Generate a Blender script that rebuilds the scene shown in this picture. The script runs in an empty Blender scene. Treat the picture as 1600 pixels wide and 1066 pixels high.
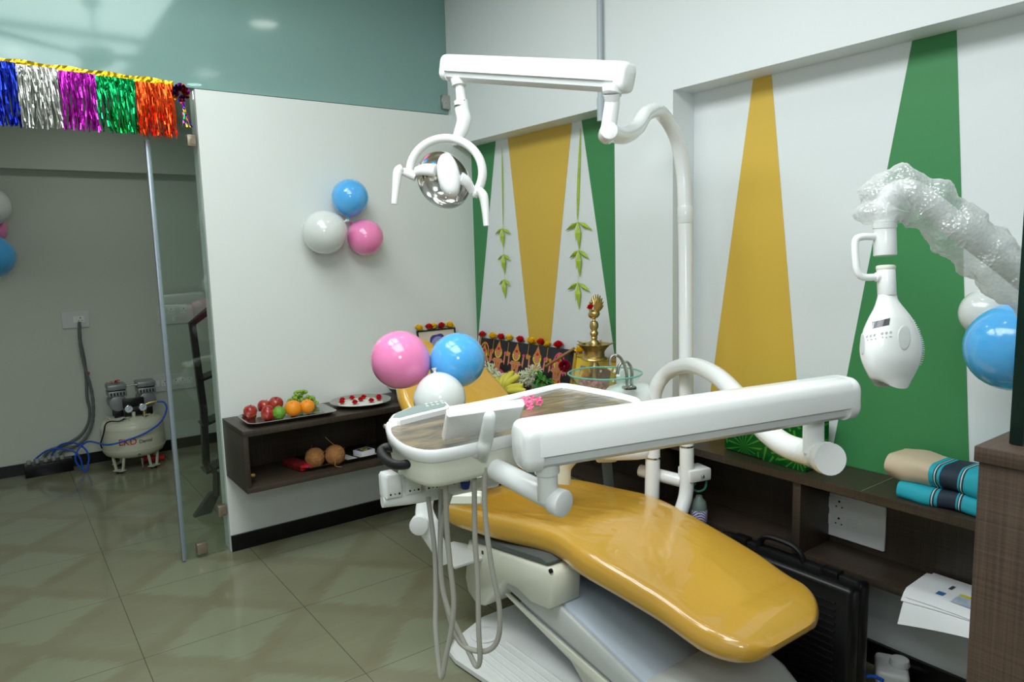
import bpy, bmesh, math, random
from mathutils import Vector, Matrix
random.seed(7)
V=Vector; PI=math.pi
COL=bpy.context.scene.collection

# ---------------------------------------------------------------- camera
FPX=1112.0; CX,CY=800.0,533.0
_yaw,_pit,_rol=[math.radians(a) for a in (36.05478,7.30408,-1.53482)]
CF=V((math.sin(_yaw)*math.cos(_pit),math.cos(_yaw)*math.cos(_pit),-math.sin(_pit)))
_r=V((math.cos(_yaw),-math.sin(_yaw),0)); _u=_r.cross(CF)
CR=_r*math.cos(_rol)+_u*math.sin(_rol); CU=-_r*math.sin(_rol)+_u*math.cos(_rol)
CP=V((0,0,1.5))
cd=bpy.data.cameras.new('camera'); cam=bpy.data.objects.new('camera',cd); COL.objects.link(cam)
cd.sensor_width=36; cd.lens=36*FPX/1600; cd.clip_start=.02
M=Matrix((CR,CU,-CF)).transposed().to_4x4(); M.translation=CP; cam.matrix_world=M
bpy.context.scene.camera=cam
def ray(x,y): return CF+CR*((x-CX)/FPX)-CU*((y-CY)/FPX)
def at(x,y,D): return CP+ray(x,y)*D                     # a point measured in the photo at a known distance
def on(x,y,ax,val):                                      # a point measured in the photo on a known plane
    d=ray(x,y); i='XYZ'.index(ax); return CP+d*((val-CP[i])/d[i])

# ---------------------------------------------------------------- materials
def s2l(c):
    out=[]
    for v in c:
        v/=255.; out.append(v/12.92 if v<=.04045 else ((v+.055)/1.055)**2.4)
    return (*out,1)
MATS={}
def mat(name,col,rough=.5,metal=0,coat=0,bump=None,var=None,sss=0,trans=0,ior=1.45,emit=None,es=0,alpha=1,spec=.5):
    """bump=(scale,strength,detail); var=(scale,colour2,contrast)"""
    if name in MATS: return MATS[name]
    m=bpy.data.materials.new(name); m.use_nodes=True; N=m.node_tree.nodes; L=m.node_tree.links
    p=N['Principled BSDF']; c=s2l(col)
    p.inputs['Base Color'].default_value=c; p.inputs['Roughness'].default_value=rough
    p.inputs['Metallic'].default_value=metal; p.inputs['IOR'].default_value=ior
    p.inputs['Coat Weight'].default_value=coat; p.inputs['Coat Roughness'].default_value=.06
    p.inputs['Transmission Weight'].default_value=trans; p.inputs['Alpha'].default_value=alpha
    p.inputs['Specular IOR Level'].default_value=spec
    if sss:
        p.inputs['Subsurface Weight'].default_value=sss; p.inputs['Subsurface Radius'].default_value=(.03,.02,.02)
        p.inputs['Subsurface Scale'].default_value=.5
    if emit: p.inputs['Emission Color'].default_value=s2l(emit); p.inputs['Emission Strength'].default_value=es
    tc=N.new('ShaderNodeTexCoord')
    if var:
        n=N.new('ShaderNodeTexNoise'); n.inputs['Scale'].default_value=var[0]; n.inputs['Detail'].default_value=5
        r=N.new('ShaderNodeValToRGB'); r.color_ramp.elements[0].color=c; r.color_ramp.elements[1].color=s2l(var[1])
        k=var[2] if len(var)>2 else .3
        r.color_ramp.elements[0].position=.5-k/2; r.color_ramp.elements[1].position=.5+k/2
        L.new(tc.outputs['Object'],n.inputs['Vector']); L.new(n.outputs['Fac'],r.inputs['Fac']); L.new(r.outputs['Color'],p.inputs['Base Color'])
    if bump:
        n=N.new('ShaderNodeTexNoise'); n.inputs['Scale'].default_value=bump[0]; n.inputs['Detail'].default_value=bump[2] if len(bump)>2 else 3
        b=N.new('ShaderNodeBump'); b.inputs['Strength'].default_value=bump[1]; b.inputs['Distance'].default_value=.01
        L.new(tc.outputs['Object'],n.inputs['Vector']); L.new(n.outputs['Fac'],b.inputs['Height']); L.new(b.outputs['Normal'],p.inputs['Normal'])
    MATS[name]=m; return m

m_wall=mat('white_paint',(224,229,226),.55,bump=(6,.08,4))
m_wallC=mat('white_paint_room',(224,229,230),.5,bump=(6,.06,4))
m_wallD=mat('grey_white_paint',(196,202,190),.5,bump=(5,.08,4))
m_green=mat('green_paint',(62,134,80),.5,bump=(6,.05,4))
m_yel=mat('yellow_paint',(212,176,70),.5,bump=(6,.05,4))
m_ceil=mat('ceiling_paint',(235,237,236),.7)
m_black=mat('black_stone',(12,12,13),.25)
m_white=mat('white_enamel',(236,238,237),.22,coat=.4)
m_cream=mat('cream_plastic',(226,226,210),.32)
m_cream2=mat('beige_plastic',(216,208,184),.4)
m_greyw=mat('grey_white_plastic',(205,208,206),.35)
m_bluegrey=mat('blue_grey_plastic',(176,188,200),.4)
m_pad=mat('grey_rubber',(92,98,96),.5)
m_blk=mat('black_plastic',(14,14,15),.35)
m_blkr=mat('black_rough_plastic',(16,17,17),.5,bump=(300,.2,2))
m_hose=mat('grey_hose',(170,168,158),.45)
m_chrome=mat('chrome',(225,225,222),.12,metal=1)
m_clamp=mat('taupe_metal',(150,136,120),.35,metal=.6)
m_steel=mat('steel',(190,188,182),.2,metal=1,bump=(8,.05,2))
m_brass=mat('brass',(206,180,120),.34,metal=1,bump=(60,.1,2))
m_lam=None
def laminate(name,c1,c2,rough=.42):
    m=bpy.data.materials.new(name); m.use_nodes=True; N=m.node_tree.nodes; L=m.node_tree.links; p=N['Principled BSDF']
    tc=N.new('ShaderNodeTexCoord'); outs=[]
    for sc in ((1.2,1.2,200),(1.5,150,1.5),(150,1.5,1.5)):
        mp=N.new('ShaderNodeMapping'); mp.inputs['Scale'].default_value=sc
        n=N.new('ShaderNodeTexNoise'); n.inputs['Scale'].default_value=2.2; n.inputs['Detail'].default_value=4
        L.new(tc.outputs['Object'],mp.inputs['Vector']); L.new(mp.outputs['Vector'],n.inputs['Vector']); outs.append(n.outputs['Fac'])
    a=N.new('ShaderNodeMath'); a.operation='ADD'; L.new(outs[0],a.inputs[0]); L.new(outs[1],a.inputs[1])
    b=N.new('ShaderNodeMath'); b.operation='ADD'; L.new(a.outputs[0],b.inputs[0]); L.new(outs[2],b.inputs[1])
    r=N.new('ShaderNodeMapRange'); r.inputs['From Min'].default_value=1.2; r.inputs['From Max'].default_value=1.8; L.new(b.outputs[0],r.inputs['Value'])
    mx=N.new('ShaderNodeMix'); mx.data_type='RGBA'; mx.inputs['A'].default_value=s2l(c1); mx.inputs['B'].default_value=s2l(c2)
    L.new(r.outputs['Result'],mx.inputs['Factor']); L.new(mx.outputs['Result'],p.inputs['Base Color']); p.inputs['Roughness'].default_value=rough
    return m
m_lam=laminate('dark_laminate',(42,34,27),(68,57,46))
m_lamN=laminate('brown_laminate',(54,40,31),(80,64,51),.5)

def floor_mat():
    m=bpy.data.materials.new('vitrified_tile'); m.use_nodes=True; N=m.node_tree.nodes; L=m.node_tree.links; p=N['Principled BSDF']
    geo=N.new('ShaderNodeNewGeometry'); sp=N.new('ShaderNodeSeparateXYZ'); L.new(geo.outputs['Position'],sp.inputs[0])
    def mt(op,a,b=None,c=None):
        n=N.new('ShaderNodeMath'); n.operation=op
        for i,v in enumerate((a,b,c)):
            if v is None: continue
            if isinstance(v,(int,float)): n.inputs[i].default_value=v
            else: L.new(v,n.inputs[i])
        return n.outputs[0]
    T=.622
    fx=mt('FRACT',mt('DIVIDE',mt('ADD',sp.outputs['X'],-.335+T*10),T)); fy=mt('FRACT',mt('DIVIDE',mt('ADD',sp.outputs['Y'],-2.885+T*10),T))
    ex=mt('MINIMUM',fx,mt('SUBTRACT',1,fx)); ey=mt('MINIMUM',fy,mt('SUBTRACT',1,fy))
    grout=mt('LESS_THAN',mt('MINIMUM',ex,ey),.0022)
    d1=mt('ABSOLUTE',mt('SUBTRACT',fx,fy)); d2=mt('ABSOLUTE',mt('SUBTRACT',mt('ADD',fx,fy),1))
    n=N.new('ShaderNodeTexNoise'); n.inputs['Scale'].default_value=3.5; n.inputs['Detail'].default_value=6; L.new(geo.outputs['Position'],n.inputs['Vector'])
    mp=N.new('ShaderNodeMapping'); mp.inputs['Scale'].default_value=(2,26,1); mp.inputs['Rotation'].default_value=(0,0,.6); L.new(geo.outputs['Position'],mp.inputs['Vector'])
    n2=N.new('ShaderNodeTexNoise'); n2.inputs['Scale'].default_value=1.6; n2.inputs['Detail'].default_value=5; L.new(mp.outputs['Vector'],n2.inputs['Vector'])
    wob=mt('MULTIPLY',mt('SUBTRACT',n2.outputs['Fac'],.5),.2)
    def band(d):
        r=N.new('ShaderNodeMapRange'); r.inputs['From Min'].default_value=.05; r.inputs['From Max'].default_value=.13
        r.inputs['To Min'].default_value=1; r.inputs['To Max'].default_value=0; L.new(mt('ADD',d,wob),r.inputs['Value']); return r.outputs['Result']
    b1=band(d1); b2=band(d2); bb=mt('MAXIMUM',b1,b2)
    # two of the four triangles of each tile are toned
    tri=mt('MULTIPLY',mt('GREATER_THAN',fx,fy),mt('GREATER_THAN',mt('ADD',fx,fy),1))
    tri2=mt('MULTIPLY',mt('LESS_THAN',fx,fy),mt('LESS_THAN',mt('ADD',fx,fy),1))
    tone=mt('MULTIPLY',mt('ADD',tri,tri2),mt('ADD',.25,mt('MULTIPLY',n2.outputs['Fac'],.5)))
    f=mt('ADD',mt('MULTIPLY',bb,.8),mt('MULTIPLY',tone,mt('SUBTRACT',1,bb)))
    f=mt('ADD',f,mt('MULTIPLY',mt('SUBTRACT',n.outputs['Fac'],.5),1.3))
    mx=N.new('ShaderNodeMix'); mx.data_type='RGBA'; mx.inputs['A'].default_value=s2l((132,136,112)); mx.inputs['B'].default_value=s2l((122,118,93)); L.new(f,mx.inputs['Factor'])
    m2=N.new('ShaderNodeMix'); m2.data_type='RGBA'; L.new(grout,m2.inputs['Factor']); L.new(mx.outputs['Result'],m2.inputs['A']); m2.inputs['B'].default_value=s2l((78,72,58))
    L.new(m2.outputs['Result'],p.inputs['Base Color']); p.inputs['Roughness'].default_value=.11; p.inputs['Specular IOR Level'].default_value=.5
    return m
m_floor=floor_mat()

def glass_mat(name,col,transp,rough=.02,film=None,fw=0):
    """thin pane: transparent + fresnel gloss (+ optional tinted film)"""
    m=bpy.data.materials.new(name); m.use_nodes=True; N=m.node_tree.nodes; L=m.node_tree.links; N.remove(N['Principled BSDF']); o=N['Material Output']
    t=N.new('ShaderNodeBsdfTransparent'); t.inputs['Color'].default_value=s2l(transp)
    g=N.new('ShaderNodeBsdfGlossy'); g.inputs['Roughness'].default_value=rough; g.inputs['Color'].default_value=s2l(col)
    fr=N.new('ShaderNodeFresnel'); ge=N.new('ShaderNodeNewGeometry'); ir=N.new('ShaderNodeMapRange'); ir.inputs['To Min'].default_value=1.5; ir.inputs['To Max'].default_value=1/1.5; L.new(ge.outputs['Backfacing'],ir.inputs['Value']); L.new(ir.outputs['Result'],fr.inputs['IOR'])
    base=t.outputs[0]
    if film:
        d=N.new('ShaderNodeBsdfDiffuse'); d.inputs['Color'].default_value=s2l(film); x=N.new('ShaderNodeMixShader'); x.inputs[0].default_value=fw
        L.new(base,x.inputs[1]); L.new(d.outputs[0],x.inputs[2]); base=x.outputs[0]
    mx=N.new('ShaderNodeMixShader'); L.new(fr.outputs[0],mx.inputs[0]); L.new(base,mx.inputs[1]); L.new(g.outputs[0],mx.inputs[2]); L.new(mx.outputs[0],o.inputs['Surface'])
    return m
m_glass=glass_mat('clear_glass',(255,255,255),(244,250,247))
m_glassT=glass_mat('tinted_glass',(225,232,232),(176,198,194),.09,(160,198,192),.62)
m_edge=mat('glass_edge',(128,164,152),.15,trans=.3)
m_bowlg=glass_mat('bowl_glass',(255,255,255),(243,251,248))
m_rim=mat('green_glass_rim',(130,206,190),.1,trans=.3)
def wrap_mat():
    m=bpy.data.materials.new('bubble_wrap'); m.use_nodes=True; N=m.node_tree.nodes; L=m.node_tree.links; N.remove(N['Principled BSDF']); o=N['Material Output']
    tc=N.new('ShaderNodeTexCoord'); vo=N.new('ShaderNodeTexVoronoi'); vo.inputs['Scale'].default_value=130; L.new(tc.outputs['Object'],vo.inputs['Vector'])
    bu=N.new('ShaderNodeBump'); bu.inputs['Strength'].default_value=.9; bu.inputs['Distance'].default_value=.004; L.new(vo.outputs['Distance'],bu.inputs['Height'])
    t=N.new('ShaderNodeBsdfTransparent'); t.inputs['Color'].default_value=(.96,.97,.97,1)
    tr=N.new('ShaderNodeBsdfTranslucent'); tr.inputs['Color'].default_value=(.9,.92,.92,1); d=N.new('ShaderNodeBsdfDiffuse'); d.inputs['Color'].default_value=(.9,.92,.92,1)
    g=N.new('ShaderNodeBsdfGlossy'); g.inputs['Roughness'].default_value=.12; L.new(bu.outputs['Normal'],g.inputs['Normal']); L.new(bu.outputs['Normal'],d.inputs['Normal'])
    a=N.new('ShaderNodeMixShader'); a.inputs[0].default_value=.5; L.new(tr.outputs[0],a.inputs[1]); L.new(d.outputs[0],a.inputs[2])
    lw=N.new('ShaderNodeLayerWeight'); lw.inputs['Blend'].default_value=.35; mr=N.new('ShaderNodeMapRange'); mr.inputs['To Min'].default_value=.30; mr.inputs['To Max'].default_value=.75; L.new(lw.outputs['Facing'],mr.inputs['Value'])
    b_=N.new('ShaderNodeMixShader'); L.new(mr.outputs['Result'],b_.inputs[0]); L.new(t.outputs[0],b_.inputs[1]); L.new(a.outputs[0],b_.inputs[2])
    c=N.new('ShaderNodeMixShader'); c.inputs[0].default_value=.10; L.new(b_.outputs[0],c.inputs[1]); L.new(g.outputs[0],c.inputs[2]); L.new(c.outputs[0],o.inputs['Surface']); return m
m_wrap=wrap_mat()

# ---------------------------------------------------------------- mesh builder
def rrect(w,h,r,n=5):
    r=min(r,w/2*.999,h/2*.999); pts=[]
    for cx,cy,a0 in ((w/2-r,h/2-r,0),(-w/2+r,h/2-r,90),(-w/2+r,-h/2+r,180),(w/2-r,-h/2+r,270)):
        for i in range(n+1):
            a=math.radians(a0+90*i/n); pts.append((cx+r*math.cos(a),cy+r*math.sin(a)))
    return pts
def cat(pts,n=6,closed=False):
    P=[V(p) for p in pts]; out=[]; N=len(P)
    rng=range(N) if closed else range(N-1)
    for i in rng:
        if closed: a,b,c,d=P[(i-1)%N],P[i],P[(i+1)%N],P[(i+2)%N]
        else: a=P[i-1] if i>0 else P[0]*2-P[1]; b=P[i]; c=P[i+1]; d=P[i+2] if i+2<N else P[-1]*2-P[-2]
        for k in range(n):
            t=k/n; out.append(.5*((2*b)+(c-a)*t+(2*a-5*b+4*c-d)*t*t+(3*b-a-3*c+d)*t**3))
    if not closed: out.append(P[-1].copy())
    return out
def frame(z,up=V((0,0,1))):
    z=z.normalized()
    if abs(z.dot(up))>.98: up=V((1,0,0))
    x=up.cross(z).normalized(); y=z.cross(x); return x,y,z
class B:
    def __init__(s): s.b=bmesh.new(); s.mi=0
    def face(s,vs):
        try: f=s.b.faces.new(vs); f.material_index=s.mi; return f
        except ValueError: return None
    def rings(s,R,closed=True,cap0=True,cap1=True,loop=False):
        Q=[[s.b.verts.new(p) for p in r] for r in R]; n=len(Q[0])
        m=len(Q)
        for i in range(m if loop else m-1):
            a,b=Q[i],Q[(i+1)%m]
            for j in range(n if closed else n-1):
                k=(j+1)%n; s.face((a[j],a[k],b[k],b[j]))
        if not loop and closed:
            if cap0: s.face(Q[0][::-1])
            if cap1: s.face(Q[-1])
        return s
    def box(s,c,sz,rot=None,bev=0,seg=2):
        c=V(c); sx,sy,sz_=[v/2 for v in sz]; vs=[]
        for x in (-sx,sx):
            for y in (-sy,sy):
                for z in (-sz_,sz_):
                    p=V((x,y,z)); p=rot@p if rot else p; vs.append(s.b.verts.new(c+p))
        fs=[s.face([vs[i] for i in f]) for f in ((0,1,3,2),(4,6,7,5),(0,4,5,1),(2,3,7,6),(0,2,6,4),(1,5,7,3))]
        if bev:
            es={e for f in fs for e in f.edges}; r=bmesh.ops.bevel(s.b,geom=list(es),offset=bev,segments=seg,affect='EDGES',profile=.5)
            for f in r['faces']: f.material_index=s.mi
        return s
    def bb(s,a,b,bev=0,seg=2):
        a=V(a); b=V(b); return s.box((a+b)/2,[abs(b[i]-a[i]) for i in range(3)],None,bev,seg)
    def cyl(s,p0,p1,r0,r1=None,seg=20,cap=True,bev=0):
        p0=V(p0); p1=V(p1); r1=r0 if r1 is None else r1; x,y,z=frame(p1-p0); R=[]
        st=[(p0,r0),(p1,r1)]
        if bev: st=[(p0,r0-bev),(p0+z*bev*.3,r0-bev*.3),(p0+z*bev,r0),(p1-z*bev,r1),(p1-z*bev*.3,r1-bev*.3),(p1,r1-bev)]
        for p,r in st: R.append([p+(x*math.cos(2*PI*i/seg)+y*math.sin(2*PI*i/seg))*r for i in range(seg)])
        return s.rings(R,cap0=cap,cap1=cap)
    def tube(s,pts,r,seg=12,n=6,smooth=True,closed=False,sx=1,sy=1,up=V((0,0,1)),cap=True):
        P=cat(pts,n,closed) if smooth else [V(p) for p in pts]; m=len(P)
        rr=r if callable(r) else (lambda t: r) if not isinstance(r,(list,tuple)) else (lambda t: r[min(int(t*(len(r)-1)),len(r)-2)]*(1-(t*(len(r)-1)-min(int(t*(len(r)-1)),len(r)-2)))+r[min(int(t*(len(r)-1)),len(r)-2)+1]*(t*(len(r)-1)-min(int(t*(len(r)-1)),len(r)-2)))
        x=None; R=[]
        for i,p in enumerate(P):
            d=(P[(i+1)%m]-P[i-1]) if closed else (P[min(i+1,m-1)]-P[max(i-1,0)])
            if d.length<1e-9: d=V((0,0,1))
            d.normalize()
            if x is None: x,y,_=frame(d,up)
            else:
                x=(x-d*x.dot(d)); 
                if x.length<1e-6: x,_,_=frame(d,up)
                x.normalize(); y=d.cross(x)
            q=rr(i/max(m-1,1)); R.append([p+(x*math.cos(2*PI*k/seg)*sx+y*math.sin(2*PI*k/seg)*sy)*q for k in range(seg)])
        return s.rings(R,loop=closed,cap0=cap,cap1=cap)
    def lathe(s,prof,o=(0,0,0),ax=(0,0,1),seg=28,sq=(1,1),cap=True,up=V((0,1,0))):
        o=V(o); x,y,z=frame(V(ax),up); R=[]
        for r,h in prof: R.append([o+z*h+(x*math.cos(2*PI*i/seg)*sq[0]+y*math.sin(2*PI*i/seg)*sq[1])*max(r,1e-5) for i in range(seg)])
        return s.rings(R,cap0=cap,cap1=cap)
    def sph(s,c,r,seg=16,ax=(0,0,1),sc=(1,1,1),up=V((0,1,0))):
        c=V(c); x,y,z=frame(V(ax),up); n=seg//2; R=[]
        for j in range(n+1):
            a=-PI/2+PI*j/n; rr=max(math.cos(a)*r,1e-5)
            R.append([c+x*math.cos(2*PI*i/seg)*rr*sc[0]+y*math.sin(2*PI*i/seg)*rr*sc[1]+z*math.sin(a)*r*sc[2] for i in range(seg)])
        return s.rings(R,cap0=False,cap1=False)
    def prism(s,poly,z0,z1,o=V((0,0,0)),ex=V((1,0,0)),ey=V((0,1,0)),ez=V((0,0,1)),bev=0):
        def q(p,z): return V(o)+ex*p[0]+ey*p[1]+ez*z
        R=[[q(p,z0) for p in poly],[q(p,z1) for p in poly]]
        if bev:
            pi=inset(poly,bev); R=[[q(p,z0) for p in pi],[q(p,z0+bev*.9) for p in poly],[q(p,z1-bev*.9) for p in poly],[q(p,z1) for p in pi]]
        return s.rings(R)
    def quad(s,*p): s.face([s.b.verts.new(V(q)) for q in p]); return s
    def grid(s,fn,nu,nv,th=0):
        Q=[[s.b.verts.new(fn(i/nu,j/nv)) for j in range(nv+1)] for i in range(nu+1)]
        for i in range(nu):
            for j in range(nv): s.face((Q[i][j],Q[i+1][j],Q[i+1][j+1],Q[i][j+1]))
        return s
def inset(poly,d):
    n=len(poly); out=[]; A=sum(poly[i][0]*poly[(i+1)%n][1]-poly[(i+1)%n][0]*poly[i][1] for i in range(n)); sg=1 if A>0 else -1
    for i in range(n):
        a=V(poly[i-1][:2]); b=V(poly[i][:2]); c=V(poly[(i+1)%n][:2])
        d1=(b-a).normalized(); d2=(c-b).normalized(); n1=V((-d1.y,d1.x))*sg; n2=V((-d2.y,d2.x))*sg
        k=(n1+n2); l=max(k.length,.4); k=k/l; out.append(tuple(b+k*d/max(k.dot(n1),.5)))
    return out

OFF={}
def obj(name,b,mats,parent=None,ang=35,flat=False,mod=None):
    me=bpy.data.meshes.new(name)
    bmesh.ops.recalc_face_normals(b.b,faces=b.b.faces[:])
    off=OFF[parent.name] if parent else None
    if off is None:
        xs=[v.co for v in b.b.verts]; mn=[min(c[i] for c in xs) for i in range(3)]; mxx=[max(c[i] for c in xs) for i in range(3)]
        off=V(((mn[0]+mxx[0])/2,(mn[1]+mxx[1])/2,mn[2]))
    for v in b.b.verts: v.co-=off
    b.b.to_mesh(me); b.b.free()
    for m in (mats if isinstance(mats,(list,tuple)) else [mats]): me.materials.append(m)
    if not flat:
        me.shade_smooth(); me.set_sharp_from_angle(angle=math.radians(ang))
    o=bpy.data.objects.new(name,me); COL.objects.link(o)
    if parent: o.parent=parent
    else: o.location=off
    OFF[o.name]=off.copy()
    return o
def tag(o,label,cat_,group=None,kind=None):
    o['label']=label; o['category']=cat_
    if group: o['group']=group
    if kind: o['kind']=kind
    return o
def thing(name,label,cat_,loc=(0,0,0),group=None):
    o=bpy.data.objects.new(name,None); o.empty_display_size=.05; COL.objects.link(o); o.location=V(loc); OFF[o.name]=V(loc)
    return tag(o,label,cat_,group)
def struct(name,b,mats,flat=False):
    o=obj(name,b,mats,None,30,flat); o['kind']='structure'; return o
def copy_tree(o,loc=None,rot=None,scale=None,label=None,group=None,parent=None):
    c=o.copy(); COL.objects.link(c); OFF[c.name]=OFF[o.name]
    if parent: c.parent=parent
    if loc is not None: c.location=V(loc)
    if rot is not None: c.rotation_euler=rot
    if scale is not None: c.scale=(scale,)*3 if isinstance(scale,(int,float)) else scale
    if label: c['label']=label
    if group: c['group']=group
    for ch in [x for x in list(COL.objects) if x.parent==o]: copy_tree(ch,parent=c)
    return c
# ================================================================ the setting
UZ0=V((0,0,1))
XF,XB=2.29,2.42; YA=3.691; YD=6.05; ZC=3.0; ZCB=2.55; ZW=2.295; NIC=2.12
b=B(); b.bb((-2.6,-2.6,-.05),(2.7,6.3,0)); struct('floor',b,m_floor)
b=B(); b.bb((-2.6,-2.6,ZC),(2.7,YA+.06,ZC+.05)); struct('ceiling',b,m_ceil)
b=B(); b.bb((-2.6,YA+.07,ZCB),(2.7,6.3,ZCB+.05)); struct('ceiling_store',b,mat('ceiling_store',(205,214,210),.6))
# partition wall with the fruit shelf
b=B(); b.prism([(.87,0),(2.7,0),(2.7,ZC),(2.289,ZC),(2.289,ZW),(.87,ZW)],YA,YA+.115,V((0,0,0)),V((1,0,0)),UZ0,V((0,1,0))); struct('wall_left',b,m_wall,True)
# painted right wall: recessed panel, pier and beam
b=B(); b.bb((XB,-2.6,0),(2.6,YA,ZC)); 
b.mi=0; b.prism([(-2.6,NIC),(2.0,NIC),(2.0,.702),(2.335,.702),(2.335,NIC),(YA+.01,NIC),(YA+.01,ZC),(-2.6,ZC)],XF,XB+.02,V((0,0,0)),V((0,1,0)),UZ0,V((1,0,0)))
def paint(mi,tl,tr,br,bl):
    b.mi=mi; f=[V((XB-.0015,y,z)) for y,z in (tl,tr,br,bl)]; b.quad(*f)
zt=NIC; zb=.70
def edge(y0,z0,y1,z1,z): return y0+(y1-y0)*(z-z0)/(z1-z0)
def trap(mi,l,r,zt=NIC,zb=.70): paint(mi,(edge(*l,zt),zt),(edge(*r,zt),zt),(edge(*r,zb),zb),(edge(*l,zb),zb))
trap(2,(1.716,2.128,1.898,.915),(1.639,2.127,1.505,.977))
trap(1,(1.135,2.125,1.316,.995),(1.008,2.123,.906,.776))
trap(1,(3.689,2.137,3.689,.9),(3.427,2.137,3.673,.995),zb=.93)
trap(2,(3.314,2.142,3.163,1.034),(2.762,2.145,2.958,1.05))
trap(1,(2.697,2.143,2.498,1.086),(2.336,2.143,2.336,1.0))
struct('wall_right',b,[m_wallC,m_green,m_yel],True)
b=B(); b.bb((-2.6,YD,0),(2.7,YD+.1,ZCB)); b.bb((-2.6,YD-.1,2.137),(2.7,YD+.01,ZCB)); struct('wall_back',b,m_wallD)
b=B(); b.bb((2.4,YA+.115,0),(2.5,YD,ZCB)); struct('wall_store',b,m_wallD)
b=B(); b.bb((-2.65,-2.6,0),(-2.55,6.3,ZC)); struct('wall_far_left',b,m_wallC)
b=B(); b.bb((-2.6,-2.65,0),(2.7,-2.55,ZC)); struct('wall_rear',b,m_wallC)
# skirting
b=B(); 
for x0,x1 in ((.871,1.62),(1.622,2.395)): b.bb((x0,YA-.012,0),(x1,YA+.001,.084))
struct('baseboard_left',b,m_black)
b=B()
for y0,y1 in ((-1,.6),(.602,1.4),(1.402,2.3),(2.302,3.67)): b.bb((XB-.014,y0,0),(XB+.001,y1,.084))
struct('baseboard_right',b,m_black)
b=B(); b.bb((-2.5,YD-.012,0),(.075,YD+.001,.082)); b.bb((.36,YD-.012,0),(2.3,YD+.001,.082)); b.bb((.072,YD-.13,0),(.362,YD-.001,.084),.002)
struct('baseboard_back',b,m_black)
# glass above the partition and door
b=B(); b.bb((-2.55,YA+.03,2.305),(2.288,YA+.042,ZC)); struct('window_1',b,m_glassT)
# metal patch fittings at the glass corner
# fixed side light of clear glass with its seal strip
t=thing('glass_side_panel','tall clear glass panel beside the white partition, with silver strip on its free edge','glass panel',(.75,YA+.03,0))
b=B(); b.bb((.655,YA+.026,.004),(.868,YA+.038,2.295)); obj('pane',b,m_glass,t)
b=B(); b.bb((.640,YA+.018,.004),(.658,YA+.046,2.05),.004); obj('seal_strip',b,mat('seal',(150,160,172),.25,metal=.3),t)
b=B(); b.bb((.6575,YA+.024,.02),(.6615,YA+.04,2.29)); obj('glass_edge',b,m_edge,t)
for z,x,w in ((2.03,.842,.04),(.02,.735,.05),(.19,.845,.04)):
    b=B(); b.bb((x-w/2,YA+.012,z),(x+w/2,YA+.052,z+.055),.004); b.bb((x-w/2+.012,YA+.009,z+.012),(x+w/2-.004,YA+.013,z+.035)); obj('clamp',b,m_clamp,t)
t=tag(obj('glass_bracket',B().bb((2.235,YA+.005,2.33),(2.288,YA+.03,2.41),.004).cyl((2.262,YA+.0,2.37),(2.262,YA+.01,2.37),.008),m_steel),'small steel bracket holding the upper glass at its right corner','bracket')
# conduit on the beam
t=thing('conduit_pipe','grey plastic conduit pipe running down the beam above the green stripe','pipe',(2.275,2.39,2.08))
b=B(); b.tube([(2.272,2.402,2.075),(2.272,2.402,3.0)],.013,10,1,False); obj('pipe',b,mat('conduit',(176,186,192),.4),t)
b=B(); b.cyl((2.272,2.402,2.06),(2.272,2.402,2.16),.0165,None,12); obj('coupling',b,MATS['conduit'],t)

# ---------------------------------------------------------------- lamps of the room, with added ceiling fill
em=mat('lamp_glow',(255,250,240),.5,emit=(255,252,246),es=10)
t0=None
for i,(x,y,lab) in enumerate(((.3,1.1,'over the camera side'),(1.6,1.1,'over the chair foot'),(.3,2.6,'by the glass'),(1.6,2.6,'over the head of the chair'),(-1.2,1.1,'far to the left'),(1.0,-.6,'behind the camera'))):
    t=thing('downlight','round recessed ceiling downlight '+lab,'ceiling light',(x,y,ZC),'ceiling downlights')
    b=B(); b.lathe([(.085,-.001),(.095,-.006),(.1,-.001)],(x,y,ZC),(0,0,1),28,cap=False); obj('rim',b,m_white,t)
    b=B(); b.cyl((x,y,ZC-.0035),(x,y,ZC-.001),.084,None,28); obj('diffuser',b,em,t)
for i,(x,y) in enumerate(((1.12,4.75),(.62,5.0))):
    t=thing('downlight',('small lit round ceiling downlight seen through the upper glass' if i==0 else 'tiny bright ceiling spot beyond the upper glass above the fringe'),'ceiling light',(x,y,ZCB))
    r=.04 if i==0 else .015
    b=B(); b.lathe([(r,-.001),(r*1.2,-.004),(r*1.25,-.001)],(x,y,ZCB),(0,0,1),20,cap=False); obj('rim',b,m_white,t)
    b=B(); b.cyl((x,y,ZCB-.003),(x,y,ZCB-.001),r,None,20); obj('diffuser',b,em,t)
def area(name,loc,sx,sy,p,col=(1,1,1),aim=None):
    l=bpy.data.lights.new(name,'AREA'); l.shape='RECTANGLE'; l.size=sx; l.size_y=sy; l.energy=p; l.color=col
    o=bpy.data.objects.new(name,l); COL.objects.link(o); o.location=loc
    if aim is not None: o.rotation_euler=(V(aim)-V(loc)).to_track_quat('-Z','Y').to_euler()
    return o
area('added_ceiling_fill',(.35,1.0,2.97),1.3,1.6,50,(.93,.99,1))  # bare area lights added under the ceiling to brighten the room, no panels there
area('added_ceiling_fill',(.5,2.5,2.97),1.0,1.0,26,(.93,1,.99))
area('added_ceiling_fill',(-1.2,0,2.97),1.2,1.2,9,(.93,.99,1))
area('flash_bounce_light',(-.2,-.5,2.1),.5,.5,12,(.92,.98,1),(1.5,2.2,1.9))
area('store_light',(.7,5.0,2.53),.3,.3,3.6,(.95,1,.95))
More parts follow.
